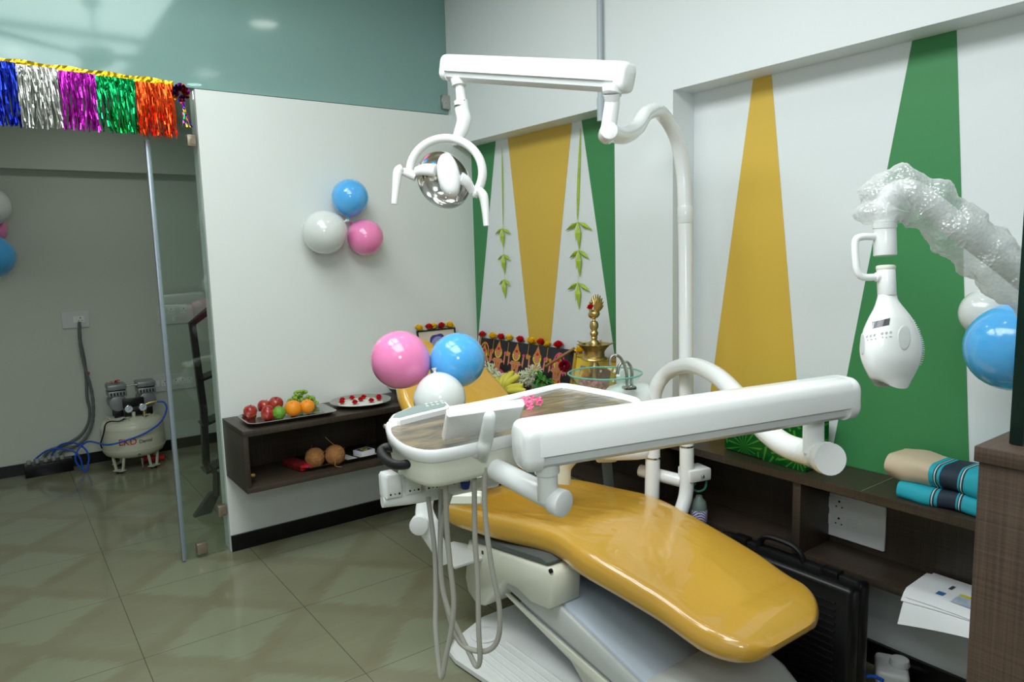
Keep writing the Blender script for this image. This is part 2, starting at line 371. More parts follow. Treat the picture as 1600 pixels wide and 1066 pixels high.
w=bpy.data.worlds.new('world'); bpy.context.scene.world=w; w.use_nodes=True; w.node_tree.nodes['Background'].inputs[0].default_value=(.8,.9,.95,1); w.node_tree.nodes['Background'].inputs[1].default_value=.15
# ceiling fan (mirrored in the upper glass)
t=thing('ceiling_fan','white three-blade ceiling fan mirrored faintly in the upper glass','fan',(.62,2.6,2.7))
fx,fy=.62,2.6
b=B(); b.cyl((fx,fy,2.72),(fx,fy,3.0),.012,None,12); b.lathe([(.01,2.93),(.05,2.95),(.06,3.0)],(fx,fy,0),(0,0,1),20); obj('rod',b,m_white,t)
b=B(); b.lathe([(.02,2.60),(.07,2.62),(.1,2.66),(.1,2.70),(.06,2.73),(.015,2.74)],(fx,fy,0),(0,0,1),24); obj('motor',b,m_white,t)
for k in range(3):
    a=.5+k*2*PI/3; ex=V((math.cos(a),math.sin(a),0)); ey=V((-math.sin(a),math.cos(a),.12))
    b=B(); b.prism([(.08,-.03),(.2,-.055),(.55,-.07),(.57,.0),(.55,.07),(.2,.055),(.08,.03)],-.003,.003,V((fx,fy,2.66)),ex,ey,V((0,0,1))); obj('blade',b,m_greyw,t)

# ================================================================ furniture
# shelf unit on the partition
ZS=.70
t=thing('wall_shelf','dark brown laminate box shelf on the white partition, holding the fruit trays','shelf',(1.5,3.5,.40))
x0,x1,y0,y1=.874,2.185,3.325,YA-.002
b=B(); b.bb((x0,y0,ZS-.028),(x1,y1,ZS),.001); obj('top_board',b,m_lam,t)
b=B(); b.bb((x0,y0,.402),(x1,y1,.427),.001); obj('bottom_board',b,m_lam,t)
for xx in (x0,1.70,x1-.02):
    b=B(); b.bb((xx,y0+.001,.427),(xx+.022,y1,ZS-.028),.001); obj('upright_board',b,m_lam,t)
b=B(); b.bb((x0+.022,y1-.012,.427),(x1-.02,y1-.001,ZS-.028)); obj('back_board',b,m_lam,t)
b=B(); b.cyl((.897,3.39,.470),(.915,3.39,.470),.008,None,10); b.bb((.912,3.375,.464),(.93,3.402,.478),.002); obj('hinge',b,m_brass,t)
# long shelf unit on the painted wall
t=thing('long_wall_shelf','long dark brown laminate shelf unit with open compartments under the painted wall','shelf',(2.3,1.6,.39))
XS=2.19
poly=[(XS,-.6),(XB-.003,-.6),(XB-.003,1.998),(XF-.002,1.998),(XF-.002,2.337),(XB-.003,2.337),(XB-.003,YA-.002),(XS,YA-.002)]
b=B(); b.prism(poly,ZS-.028,ZS); obj('top_board',b,m_lam,t)
b=B(); b.bb((XS+.025,-.6,.385),(XB-.003,YA-.02,.41),.001); obj('bottom_board',b,m_lam,t)
for yy,tk in ((1.345,.03),(1.99,.025),(2.75,.025),(.1,.025)):
    b=B(); b.bb((XS+.012,yy,.41),(XB-.003,yy+tk,ZS-.028),.001); obj('upright_board',b,m_lam,t)
b=B(); b.bb((XB-.02,-.55,.41),(XB-.004,YA-.02,ZS-.028)); obj('back_board',b,m_lam,t)
# switch board
def switch_plate(name,label,o,ex,ey,ez,w,h,mods,parts=True,m=None):
    o=V(o); t=thing(name,label,'electrical socket',o)
    m=m or m_greyw
    b=B(); b.prism(rrect(w,h,.006),0,.009,o,ex,ey,ez,.002); obj('plate',b,m,t)
    dk=mat('socket_hole',(30,28,26),.6)
    for kind,x,y,s in mods:
        if kind=='s':
            b=B(); b.box(o+ex*x+ey*y+ez*.011,(1,1,1)); 
            b=B(); b.prism(rrect(s*.42,s,.002),.009,.013,o+ex*x+ey*y,ex,ey,ez,.001); obj('rocker_switch',b,mat('switch_white',(226,228,224),.3),t)
        else:
            b=B(); b.prism(rrect(s,s,.003),.0085,.0105,o+ex*x+ey*y,ex,ey,ez,.0008); obj('socket_face',b,mat('switch_white',(226,228,224),.3),t)
            b=B(); 
            for dx,dy,r in ((-.22,-.18,.06),(.22,-.18,.06),(0,.22,.085)): b.cyl(o+ex*(x+dx*s)+ey*(y+dy*s)+ez*.0102,o+ex*(x+dx*s)+ey*(y+dy*s)+ez*.0113,r*s,None,10)
            obj('pin_holes',b,dk,t)
    return t
nX=V((-1,0,0)); nY=V((0,-1,0)); UZ=V((0,0,1))
switch_plate('switchboard','white switch and socket board inside the long shelf compartment','' and None or (XB-.021,1.262,.514),V((0,-1,0)),UZ,nX,.238,.16,
  [('s',-.085,.045,.04),('p',-.045,.045,.05),('s',-.085,-.018,.04),('p',-.045,-.018,.05),('s',.0,-.018,.04),('s',.03,-.018,.04)],m=mat('board_white',(222,224,224),.35))
switch_plate('wall_socket','white wall socket with a plug and two grey cables hanging from it',(.478,YD-.001,1.08),V((1,0,0)),UZ,nY,.17,.12,[('s',-.005,0,.05),('p',.03,0,.05)])
switch_plate('wall_socket','upper white socket strip seen through the clear glass panel',(1.15,YD-.001,1.07),V((1,0,0)),UZ,nY,.26,.15,[('p',-.03,.03,.05),('p',.06,.03,.05),('s',-.02,-.035,.04)])
switch_plate('wall_socket','lower white socket strip on the back wall behind the compressor',(1.10,YD-.001,.54),V((1,0,0)),UZ,nY,.31,.13,[('s',-.12,0,.05),('p',-.07,0,.05),('p',.01,0,.045),('p',.06,0,.045),('p',.11,0,.045)])

# near cabinet and glass at the right edge
t=thing('side_cabinet','tall brown laminate cabinet standing nearest at the right edge','cabinet',(1.4,.1,0))
b=B(); b.bb((1.105,-.5,0),(1.75,.403,1.185),.002); obj('body',b,m_lamN,t)
b=B(); b.bb((1.100,-.5,1.185),(1.75,.408,1.208),.002); obj('top_board',b,m_lamN,t)
t=thing('glass_partition','upright glass pane standing on the brown cabinet at the right edge','glass panel',(1.4,.37,1.209))
g0=on(1583,690,'Z',1.209)
b=B(); b.bb((1.15,.366,1.209),(1.74,.378,2.6)); obj('pane',b,m_glass,t)
b=B(); b.bb((1.142,.364,1.209),(1.151,.380,2.6),.001); obj('dark_edge',b,mat('dark_green_edge',(10,34,28),.15),t)
for x in (1.3,1.6):
    b=B(); b.bb((x,.352,1.2085),(x+.04,.392,1.245),.003); obj('clamp',b,m_steel,t)

# staircase frame behind the clear glass
t=thing('steel_stair_frame','black steel stair stringer standing behind the clear glass panel','staircase',(.86,4.38,0))
mk=mat('black_paint_steel',(20,20,20),.35)
b=B()
A0=at(300,506,4.15); A1=at(318,640,4.15); A2=at(330,735,4.15)
b.tube([at(345,470,4.1),A0,A1,at(322,725,4.2)],.026,4,1,False); obj('stringer',b,mk,t)
b=B(); b.tube([at(322,725,4.2),at(338,740,4.1),at(338,775,4.1)],.02,4,1,False); obj('stringer_foot',b,mk,t)
for k,(px_,py) in enumerate(((318,585),(322,655),(326,728))):
    b=B(); p=at(px_,py,4.15); b.box(p+V((.07,.02,0)),(.2,.14,.014),Matrix.Rotation(-.3,3,'Y')); obj('tread',b,mk,t)
b=B(); b.prism([(0,0),(.10,0),(.16,.1),(.11,.12)],0,.05,V((.83,4.33,0)),V((1,.2,0)).normalized(),UZ,V((0,1,0))); obj('foot_plate',b,mat('grey_paint_steel',(60,62,60),.4),t)
# ================================================================ dental chair
def uphol():
    m=bpy.data.materials.new('mustard_upholstery'); m.use_nodes=True; N=m.node_tree.nodes; L=m.node_tree.links; p=N['Principled BSDF']
    p.inputs['Base Color'].default_value=s2l((214,164,60)); p.inputs['Roughness'].default_value=.3; p.inputs['Coat Weight'].default_value=1; p.inputs['Coat Roughness'].default_value=.05
    tc=N.new('ShaderNodeTexCoord'); mp=N.new('ShaderNodeMapping'); mp.inputs['Scale'].default_value=(3,1.2,3); mp.inputs['Rotation'].default_value=(0,0,.5)
    n=N.new('ShaderNodeTexNoise'); n.inputs['Scale'].default_value=2.4; n.inputs['Detail'].default_value=2; n.inputs['Distortion'].default_value=1.2
    b=N.new('ShaderNodeBump'); b.inputs['Strength'].default_value=.35; b.inputs['Distance'].default_value=.02
    L.new(tc.outputs['Object'],mp.inputs['Vector']); L.new(mp.outputs['Vector'],n.inputs['Vector']); L.new(n.outputs['Fac'],b.inputs['Height']); L.new(b.outputs['Normal'],p.inputs['Coat Normal'])
    return m
m_up=uphol()
def lerp_tab(tab,t):
    for i in range(len(tab)-1):
        if tab[i][0]>=t>=tab[i+1][0] or tab[i][0]<=t<=tab[i+1][0]:
            k=(t-tab[i][0])/(tab[i+1][0]-tab[i][0]); k=k*k*(3-2*k)*.35+k*.65
            return [a+(b-a)*k for a,b in zip(tab[i][1:],tab[i+1][1:])]
    return list(tab[0][1:] if abs(t-tab[0][0])<abs(t-tab[-1][0]) else tab[-1][1:])
chair=thing('dental_chair','mustard yellow dental treatment chair with glossy molded seat and white metal base','dental chair',(1.7,1.7,0))
# seat + leg rest: (y, x left, x right, z top, thickness, dish)
ST=[(2.46,1.50,1.86,.485,.06,-.00),(2.43,1.42,1.92,.50,.075,-.003),(2.36,1.375,1.955,.505,.09,-.006),(2.2,1.395,2.0,.515,.095,-.014),(2.05,1.43,2.015,.525,.1,-.016),(1.9,1.462,2.025,.535,.1,-.006),(1.78,1.466,2.01,.54,.1,.006),
    (1.66,1.45,2.0,.53,.098,.012),(1.5,1.462,1.992,.508,.092,.012),(1.35,1.475,1.982,.485,.088,.012),(1.25,1.476,1.968,.465,.084,.012)]+[(1.205-.165*s,1.695-.218*(.40+.60*(1-s**2.4)**.5),1.70+.262*(.25+.75*(1-s**1.9)**.6),.459-.006*s-.022*s**3,.082*(1-s**2.3)**.5+.003,.010*(1-s**4)) for s in [math.sin(math.radians(v)) for v in (0,10,20,30,40,50,58,66,73,79,84,87.5,90)]]
ys=[i[0] for i in ST]
R=[]; tt=cat([(s[0],s[1],s[2]) for s in ST],4); tz=cat([(s[3],s[4],s[5]) for s in ST],4)
for a,c in zip(tt,tz):
    y,xl,xr=a; zt_,th,cr=c; w=xr-xl; ring=[]
    for (u,v) in rrect(w,th,min(.04,th*.48),6):
        k=1-(2*u/w)**2 if w else 0
        z=zt_-th/2+v+(cr*k if v>0 else 0)
        ring.append(V(((xl+xr)/2+u,y,z)))
    R.append(ring)
# denser top: subdivide the long flat runs of the ring
def dens(ring,n=10):
    out=[]; m=len(ring); L=sorted([( (ring[i]-ring[(i+1)%m]).length,i) for i in range(m)],reverse=True)[:2]; idx={i for _,i in L}
    for i in range(m):
        out.append(ring[i])
        if i in idx:
            for k in range(1,n): out.append(ring[i].lerp(ring[(i+1)%m],k/n))
    return out
R2=[]
for (a,c,ring) in zip(tt,tz,R):
    y,xl,xr=a; zt_,th,cr=c; w=xr-xl; m=len(ring); out=[]
    for i in range(m):
        p=ring[i]; q=ring[(i+1)%m]; out.append(p)
        if i in (6,20):
            for k in range(1,12):
                s_=p.lerp(q,k/12); u=s_.x-(xl+xr)/2
                if i==6: s_.z=zt_+cr*(1-(2*u/w)**2)
                out.append(s_)
    R2.append(out)
b=B(); b.rings(R2); obj('seat',b,m_up,chair,60)
# backrest and headrest (leaning back)
def pad(stations,th,name,corner=.45):
    """stations: (centre, half width) ; pad built around the line of centres"""
    C=cat([s[0] for s in stations],6); Wd=cat([(s[1],0,0) for s in stations],6); R=[]
    for i,c in enumerate(C):
        d=(C[min(i+1,len(C)-1)]-C[max(i-1,0)]).normalized(); x=V((1,0,0)); n=x.cross(d).normalized()
        w=max(Wd[i].x,.01)*2; t=th*(min(1,(w/ (.14)))**.5)
        R.append([c+x*u+n*v for u,v in rrect(w,t,t*corner,5)])
    b=B(); b.rings(R); return obj(name,b,m_up,chair,60)
xc=1.665
pad([(V((xc,2.39,.56)),.20),(V((xc,2.43,.60)),.245),(V((xc,2.50,.66)),.265),(V((xc-.01,2.62,.76)),.27),(V((xc-.02,2.74,.86)),.262),(V((xc-.02,2.84,.945)),.22),(V((xc-.02,2.90,1.00)),.15),(V((xc-.02,2.925,1.02)),.07)],.075,'backrest')
pad([(V((1.60,2.91,.97)),.05),(V((1.60,2.925,.985)),.08),(V((1.595,2.95,1.02)),.10),(V((1.59,2.97,1.06)),.09),(V((1.59,2.98,1.082)),.05)],.055,'headrest')
b=B(); b.prism(rrect(.24,.34,.08),0,.02,V((xc,2.68,.76)),V((1,0,0)),V((0,.75,.66)).normalized(),V((0,.66,-.75)).normalized(),.006); obj('backrest_shell',b,m_cream,chair)
b=B(); b.bb((1.55,2.30,.33),(1.80,2.52,.43),.02); b.tube([(1.66,2.42,.42),(1.66,2.6,.62),(1.66,2.7,.73)],.03,12,4); obj('backrest_hinge',b,m_cream,chair)
# carrier frame below the seat
b=B(); b.bb((1.50,1.40,.415),(1.94,2.36,.438),.01); obj('seat_frame',b,m_greyw,chair)
b=B(); b.bb((1.56,1.56,.385),(1.62,1.80,.43),.005); b.bb((1.66,1.50,.375),(1.80,1.66,.43),.01); b.bb((1.8,1.35,.385),(1.83,1.5,.43),.004); obj('bracket_block',b,m_cream,chair)
# junction box with grey pad on it (follows the seat slope)
prof=[(2.30,.36),(1.78,.432),(1.755,.41),(1.765,.30),(1.80,.275),(1.90,.262),(1.98,.282),(2.05,.276),(2.13,.20),(2.2,.125),(2.25,.11),(2.31,.14),(2.33,.2)]
eY=V((0,1,0)); eX=V((1,0,0))
b=B(); b.prism(prof,0,.13,V((1.425,0,0)),eY,UZ,eX,.014); obj('junction_box',b,m_cream,chair,50)
b=B(); b.prism([(2.27,.366),(1.80,.431),(1.79,.448),(1.83,.455),(2.26,.395),(2.29,.385)],0,.12,V((1.432,0,0)),eY,UZ,eX,.006); obj('junction_pad',b,m_pad,chair)
b=B(); b.prism([(2.24,0),(2.38,.0),(2.44,.03),(2.44,.12),(2.38,.15),(2.24,.15)],0,.018,V((1.30,-.05,.315)),eY,eX,UZ,.006); obj('foot_lever',b,m_greyw,chair)
b=B()
for y in (1.79,): b.cyl((1.424,1.775,.425),(1.432,1.775,.425),.008,None,10)
b.bb((1.4225,2.18,.345),(1.427,2.19,.358)); obj('screw',b,m_blk,chair)
# lift arm: slanted sheath from the foot block up to the seat
prof=[(2.13,.30),(2.04,.345),(1.92,.335),(1.28,.165),(1.2,.12),(1.24,.04),(1.45,.035),(1.62,.09),(2.1,.22)]
b=B(); b.prism(prof,0,.34,V((1.475,0,0)),eY,UZ,eX,.012); obj('lift_arm',b,m_bluegrey,chair,50)
b=B(); b.prism([(2.12,.28),(2.05,.335),(1.9,.322),(1.30,.163),(1.30,.10),(2.08,.235)],0,.022,V((1.458,0,0)),eY,UZ,eX,.006); obj('arm_side_cover',b,m_greyw,chair,50)
b=B(); b.prism([(2.10,.205),(1.30,.09),(1.22,.03),(1.62,.03),(1.72,.11)],0,.02,V((1.462,0,0)),eY,UZ,eX,.005); obj('arm_gusset',b,m_cream,chair,50)
# base plate with ribs and front cover
bp=[(1.235,2.10),(1.245,2.16),(1.30,2.215),(1.47,2.285),(1.9,2.285),(1.95,2.2),(1.95,1.15),(1.9,1.05),(1.45,1.05),(1.36,1.12),(1.26,1.85)]
b=B(); b.prism(bp,0,.035,bev=.01); obj('base_plate',b,m_white,chair)
for k in range(5):
    b=B(); xk=1.30+k*.034; b.tube([(xk,2.06-.0*k,.036),(xk+.0,1.75,.036),(xk+.0,1.42-.02*k,.036)],.006,8,2,False); obj('base_rib',b,m_white,chair)
b=B(); b.lathe([(.05,0),(.055,.004),(.055,.008),(.048,.010),(.03,.008)],(1.40,2.15,.034),(0,0,1),24); obj('base_boss',b,m_white,chair)
R=[]
for y,w,h in ((1.43,.40,.06),(1.42,.44,.14),(1.38,.47,.185),(1.30,.48,.19),(1.2,.46,.17),(1.1,.42,.12),(1.06,.36,.07)):
    R.append([V((1.68+u,y,.03+h/2+v)) for u,v in rrect(w,h,min(.05,h*.45),5)])
b=B(); b.rings(R); obj('base_cover',b,m_greyw,chair,50)
# left armrest with round pivot
b=B(); b.tube([at(668,772,2.32),at(663,795,2.32),at(668,820,2.32),at(682,850,2.33),at(695,880,2.36)],[.022,.026,.034,.026,.016],12,5,sx=1.1,sy=.6,up=CF); obj('armrest_bracket',b,m_white,chair)
p=at(655,821,2.29); b=B(); b.cyl(p-CF*.012,p+CF*.03,.031,None,28,bev=.004); obj('armrest_knob',b,m_greyw,chair)
b=B(); b.tube([at(668,772,2.32),at(720,758,2.30),at(775,745,2.34),at(792,735,2.42)],[.02,.028,.028,.018],14,5,sx=1,sy=.75); obj('armrest_bar',b,m_white,chair)
b=B(); b.prism(rrect(.13,.035,.01),-.03,.03,at(722,778,2.25),CR,CU,CF,.006); obj('armrest_mount',b,m_cream,chair)
# right armrest, cream and curved
b=B(); b.tube([at(878,756,2.72),at(882,728,2.72),at(905,705,2.70),at(945,697,2.68),at(965,699,2.7)],[.034,.03,.034,.03,.02],14,5,sx=1,sy=.6,up=CF); obj('armrest_bracket',b,m_cream2,chair)

# ================================================================ box-section arm used by light and tray
def box_arm(root,p0,p1,w,h,name='spring_arm'):
    p0=V(p0); p1=V(p1); d=(p1-p0); Ln=d.length; d.normalize(); sd=d.cross(UZ).normalized(); up=sd.cross(d).normalized()
    def sect(prof,t,k=1): return [p0+d*t+sd*(a*k)+up*(c*k) for a,c in prof]
    low=[(-.36*w,-.0*h),(-.40*w,-.18*h),(-.36*w,-.36*h),(-.22*w,-.46*h),(0,-.5*h),(.22*w,-.46*h),(.36*w,-.36*h),(.40*w,-.18*h),(.36*w,0)]
    topp=[(.5*w,-.16*h),(.5*w,.2*h),(.46*w,.36*h),(.36*w,.46*h),(.2*w,.5*h),(-.2*w,.5*h),(-.36*w,.46*h),(-.46*w,.36*h),(-.5*w,.2*h),(-.5*w,-.16*h)]
    full=[(a*1.0,c) for a,c in rrect(w,h,.32*min(w,h),6)]
    b=B(); b.rings([sect(low,.01),sect(low,Ln-.01)]); obj(name+'_body',b,mat('white_enamel_lower',(226,229,230),.3),root)
    b=B(); b.rings([sect(topp,.022,.97),sect(topp,.026),sect(topp,Ln-.026),sect(topp,Ln-.022,.97)]); obj(name+'_cover',b,m_white,root)
    for s0,s1 in ((0,.03),(Ln,Ln-.03)):
        q=1 if s1>s0 else -1
        b=B(); b.rings([sect(full,s0-.004*q,.72),sect(full,s0-.0*q,.88),sect(full,s0+.006*q,.955),sect(full,s0+.014*q,.985),sect(full,s1,.985)]); obj(name+'_end_cap',b,m_white,root,50)
    return d,sd,up
# ================================================================ operating light
ol=thing('operating_light','white dental operating light on a tall curved pole above the chair','dental light',(2.10,1.80,.40))
# tall pole and swan neck
Dp=2.76
pole=[at(1063,803,2.74),at(1072,770,Dp),at(1073,720,Dp),at(1072,560,Dp),at(1071,400,Dp),at(1070,325,Dp)]
b=B(); b.tube(pole,.0275,20,6); obj('pole',b,m_white,ol)
b=B(); p=at(1070.5,349,Dp); b.cyl(p,p+V((0,0,.065)),.0295,None,24,bev=.002); obj('pole_collar',b,m_white,ol)
b=B(); p=at(1072.5,698,Dp); b.cyl(p,p+V((0,0,.007)),.0285,None,24); obj('metal_ring',b,m_steel,ol)
neck=[at(1070,330,Dp),at(1067,270,Dp-.01),at(1056,215,Dp-.05),at(1032,176,Dp-.14),at(1010,178,Dp-.26),at(995,200,Dp-.38),at(975,212,Dp-.5),at(952,208,Dp-.6)]
b=B(); b.tube(neck,.0265,20,8); obj('swan_neck',b,m_white,ol)
hp=at(950,208,2.15); b=B(); b.cyl(hp-CF*.03,hp+CF*.03,.0275,None,26,bev=.006); obj('neck_cap',b,m_white,ol)
b=B(); b.cyl(hp+V((0,0,.0)),at(957,158,2.13),.024,.023,22); b.cyl(at(957,160,2.13),at(956,147,2.12),.0215,.026,22); b.cyl(at(956,147,2.12),at(958,137,2.12),.029,.034,22); obj('swivel',b,m_white,ol)
A0=at(983,122,2.10); A1=at(697,106,2.56); A1.z=A1.z
box_arm(ol,A0,A1,.075,.09)
# drop to the head
HD=2.52
b=B(); b.cyl(at(717,124,HD),at(718,134,HD),.030,.026,20); b.cyl(at(718,134,HD),at(721,160,HD),.0155,.018,20); obj('drop_socket',b,m_white,ol)
b=B(); b.tube([at(720,158,HD),at(722,172,HD),at(725,188,HD),at(720,205,HD),at(714,216,HD)],[.0245,.025,.026,.024,.018],20,6); obj('drop_elbow',b,m_white,ol)
b=B(); p=at(720.5,165,HD); b.cyl(p-V((0,0,.006)),p+V((0,0,.0)),.0255,None,22); p=at(725,157,HD-.018); b.sph(p,.004,8); obj('collar_screw',b,m_steel,ol)
b=B()
arc=[]
for k in range(15):
    a=math.radians(185-k*(185+42)/14.); x=697+57*math.cos(a); y=270-54*math.sin(a); arc.append(at(x,y,HD-.02*math.cos(a)))
b.tube(arc,.0150,14,3,sx=1,sy=1.3,up=CF); obj('yoke',b,m_white,ol)
# chrome reflector (concave, facing the chair) and central lamp housing
hc=at(694,281,HD-.01); ax=(-CF*.80-UZ*.45-CR*.35).normalized()
prof=[(.004,-.050),(.03,-.047),(.06,-.036),(.085,-.016),(.102,.008),(.104,.008),(.087,-.019),(.061,-.040),(.03,-.052),(.004,-.055)]
b=B(); b.lathe(prof,hc,ax,40,cap=False); obj('reflector',b,m_chrome,ol,60)
hx=CR; 
def oval(c,rx,ry,th,tilt,name,mt,front=None):
    e1=(CR*math.cos(tilt)+CU*math.sin(tilt)); e2=(-CR*math.sin(tilt)+CU*math.cos(tilt)); R=[]
    for k,z in ((.72,-th),(.97,-th*.8),(1.0,-th*.3),(.97,.35*th),(.86,.75*th),(.6,th),(.25,1.08*th)):
        R.append([c+e1*(rx*k*math.copysign(abs(math.cos(a))**.9,math.cos(a)))+e2*(ry*(1-(1-k)*.6)*math.sin(a))-CF*z for a in [2*PI*i/36 for i in range(36)]])
    b=B(); b.rings(R); return obj(name,b,mt,ol,50)
oval(at(701,274,HD-.075),.039,.076,.026,math.radians(10),'lamp_housing',m_white)
b=B(); p=at(703,302,HD-.103); b.cyl(p,p-CF*.003,.0035,None,10); p=at(697,309,HD-.08); b.cyl(p,p-CF*.006,.003,None,8); obj('housing_screw',b,m_steel,ol)
b=B(); b.tube([at(650,268,HD-.03),at(662,265,HD-.055),at(680,266,HD-.07)],[.016,.02,.022],12,4,sx=.6,sy=1,up=CU); obj('bracket_arm',b,m_white,ol)
b=B(); b.tube([at(720,278,HD-.07),at(730,285,HD-.055),at(738,299,HD-.03)],[.022,.02,.016],12,4,sx=.6,sy=1,up=CU); obj('bracket_arm',b,m_white,ol)
for c0,c1,pts in ((at(650,276,HD-.02),at(630,268,HD-.02),[(629,262),(622,268),(619,290),(616,319)]),(at(738,302,HD-.02),at(750,301,HD-.02),[(748,297),(755,306),(758,325),(760,353)])):
    b=B(); b.cyl(c0,c1,.017,.014,16); obj('pivot',b,m_white,ol)
    b=B(); b.tube([at(x,y,HD-.03) for x,y in pts],[.014,.017,.014,.0105],14,5); obj('handle',b,m_white,ol)

# ================================================================ instrument delivery unit
du=thing('delivery_unit','white instrument tray unit with flat screen, black handle and hanging grey hoses','dental unit',(2.08,1.95,.40))
b=B(); L=[at(1018,800,2.84),at(1019,760,2.84),at(1020,700,2.84),at(1020,640,2.84),at(1026,604,2.83),at(1046,580,2.78),at(1080,571,2.6),at(1118,586,2.36),at(1155,622,2.12),at(1186,662,1.92),at(1222,693,1.76),at(1262,708,1.64),at(1290,714,1.56)]
b.tube(L,.0295,20,8); obj('support_tube',b,m_white,du)
b=B(); p=at(1020,716,2.84); b.cyl(p,p+V((0,0,.007)),.0305,None,24); obj('metal_ring',b,m_steel,du)
b=B(); b.cyl(at(1000,735,2.92),at(1066,752,2.80),.026,None,18,bev=.004); obj('cross_tube',b,m_white,du)
p=at(1291,716,1.55); b=B(); b.tube([at(1262,708,1.64),at(1280,712,1.59),p,p+(p-at(1262,708,1.64)).normalized()*.02],[.0295,.033,.036,.035],24,4); obj('elbow_cap',b,m_white,du)
b=B(); b.cyl(at(1271,708,1.585),at(1271,652,1.585),.0225,.0225,22); obj('elbow_post',b,m_white,du)
T0=at(1324,619,1.56); T1=at(812,697,1.30); 
box_arm(du,T1,T0,.085,.094)
b=B(); b.cyl(at(854,722,1.325),at(855,738,1.33),.024,.0235,22); b.cyl(at(855,736,1.33),at(856,782,1.345),.0195,.0195,22,bev=.002); obj('swivel_post',b,m_white,du)
cp=at(868,781,1.345)
b=B(); b.tube([at(738,716,1.47),at(770,731,1.44),at(820,757,1.39),at(858,776,1.355),cp],[.021,.0215,.0225,.0235,.025],22,4); obj('lower_arm',b,m_white,du)
b=B(); b.cyl(cp-CR*.004-CF*.0,cp+(CR*.6-CF*.75-CU*.15).normalized()*.026,.0265,None,26,bev=.005); obj('arm_cap',b,m_white,du)
# tray body
ZT=1.13
pxo=[(602,661),(603,670),(609,681),(628,695),(662,703.5),(700,701),(760,688),(850,668),(930,651),(985,640),(1000,634),(1003,629),(996,621),(960,612),(900,601),(880,598.5),(866,600),(840,606),(780,620),(730,630),(700,635),(660,644),(625,653),(610,657)]
po=[tuple(on(x,y,'Z',ZT)[:2]) for x,y in pxo]
ps=[tuple(v[:2]) for v in cat([(a,c,0) for a,c in po],3,True)]
def ringz(poly,z): return [V((a,c,z)) for a,c in poly]
b=B()
i1=inset(ps,.003); i2=inset(ps,.009); i3=inset(ps,.013)
o0=inset(ps,.002); b1=inset(ps,.010); b2=inset(ps,.018); b3=inset(ps,.034)
b.rings([ringz(i3,ZT-.012),ringz(i2,ZT-.002),ringz(i1,ZT),ringz(ps,ZT-.005),ringz(o0,ZT-.024),ringz(inset(ps,.006),ZT-.027)],cap0=False,cap1=True); obj('tray_rim',b,m_white,du,50)
b=B(); b.rings([ringz(inset(ps,.008),ZT-.024),ringz(inset(ps,.010),ZT-.066),ringz(inset(ps,.014),ZT-.074),ringz(inset(ps,.024),ZT-.080)]); obj('tray_housing',b,m_cream,du,50)
def wrapmat():
    m=bpy.data.materials.new('wrapped_tray_mat'); m.use_nodes=True; N=m.node_tree.nodes; L=m.node_tree.links; p=N['Principled BSDF']
    tc=N.new('ShaderNodeTexCoord'); mp=N.new('ShaderNodeMapping'); mp.inputs['Scale'].default_value=(2,6,2); mp.inputs['Rotation'].default_value=(0,0,.5)
    n=N.new('ShaderNodeTexNoise'); n.inputs['Scale'].default_value=5; n.inputs['Detail'].default_value=3; n.inputs['Distortion'].default_value=.6
    r=N.new('ShaderNodeValToRGB'); r.color_ramp.elements[0].color=s2l((78,72,62)); r.color_ramp.elements[1].color=s2l((132,114,86)); r.color_ramp.elements[0].position=.38; r.color_ramp.elements[1].position=.66
    bu=N.new('ShaderNodeBump'); bu.inputs['Strength'].default_value=.7; bu.inputs['Distance'].default_value=.012
    L.new(tc.outputs['Object'],mp.inputs['Vector']); L.new(mp.outputs['Vector'],n.inputs['Vector']); L.new(n.outputs['Fac'],r.inputs['Fac']); L.new(r.outputs['Color'],p.inputs['Base Color']); L.new(n.outputs['Fac'],bu.inputs['Height']); L.new(bu.outputs['Normal'],p.inputs['Normal'])
    p.inputs['Roughness'].default_value=.3; p.inputs['Metallic'].default_value=.1; p.inputs['Coat Weight'].default_value=.35
    return m
b=B(); b.rings([ringz(i3,ZT-.012),ringz(inset(ps,.03),ZT-.0125)],cap0=False); obj('tray_mat',b,wrapmat(),du)
# control panel on the far left edge
pc=[(607,655),(612,648),(640,636),(675,629),(698,628),(703,633),(698,637),(660,646),(625,655)]
pq=[tuple(on(x,y-1,'Z',ZT+.004)[:2]) for x,y in pc]
b=B(); b.prism(pq,-.02,.003,V((0,0,ZT)),bev=.004); obj('control_panel',b,m_white,du)
b=B(); b.prism(inset(pq,.008),.003,.004,V((0,0,ZT))); obj('key_pad',b,mat('key_grey',(130,146,142),.35),du)
b=B()
for k in range(4):
    for j in range(2):
        p=on(668+k*8-j*2,635-k*1.5-j*3,'Z',ZT+.004); b.cyl(p,p+V((0,0,.0015)),.0045,None,12)
obj('key_buttons',b,mat('key_light',(205,212,208),.4),du)
b=B()
for x,y,d in ((655,711,1.43),(602,670,1.56)):
    p=at(x,y+1,1.0); dd=ray(x,y); 
    q=on(x,y-4,'Z',ZT-.014); b.sph(q,.0055,10)
obj('rim_screw',b,m_steel,du)
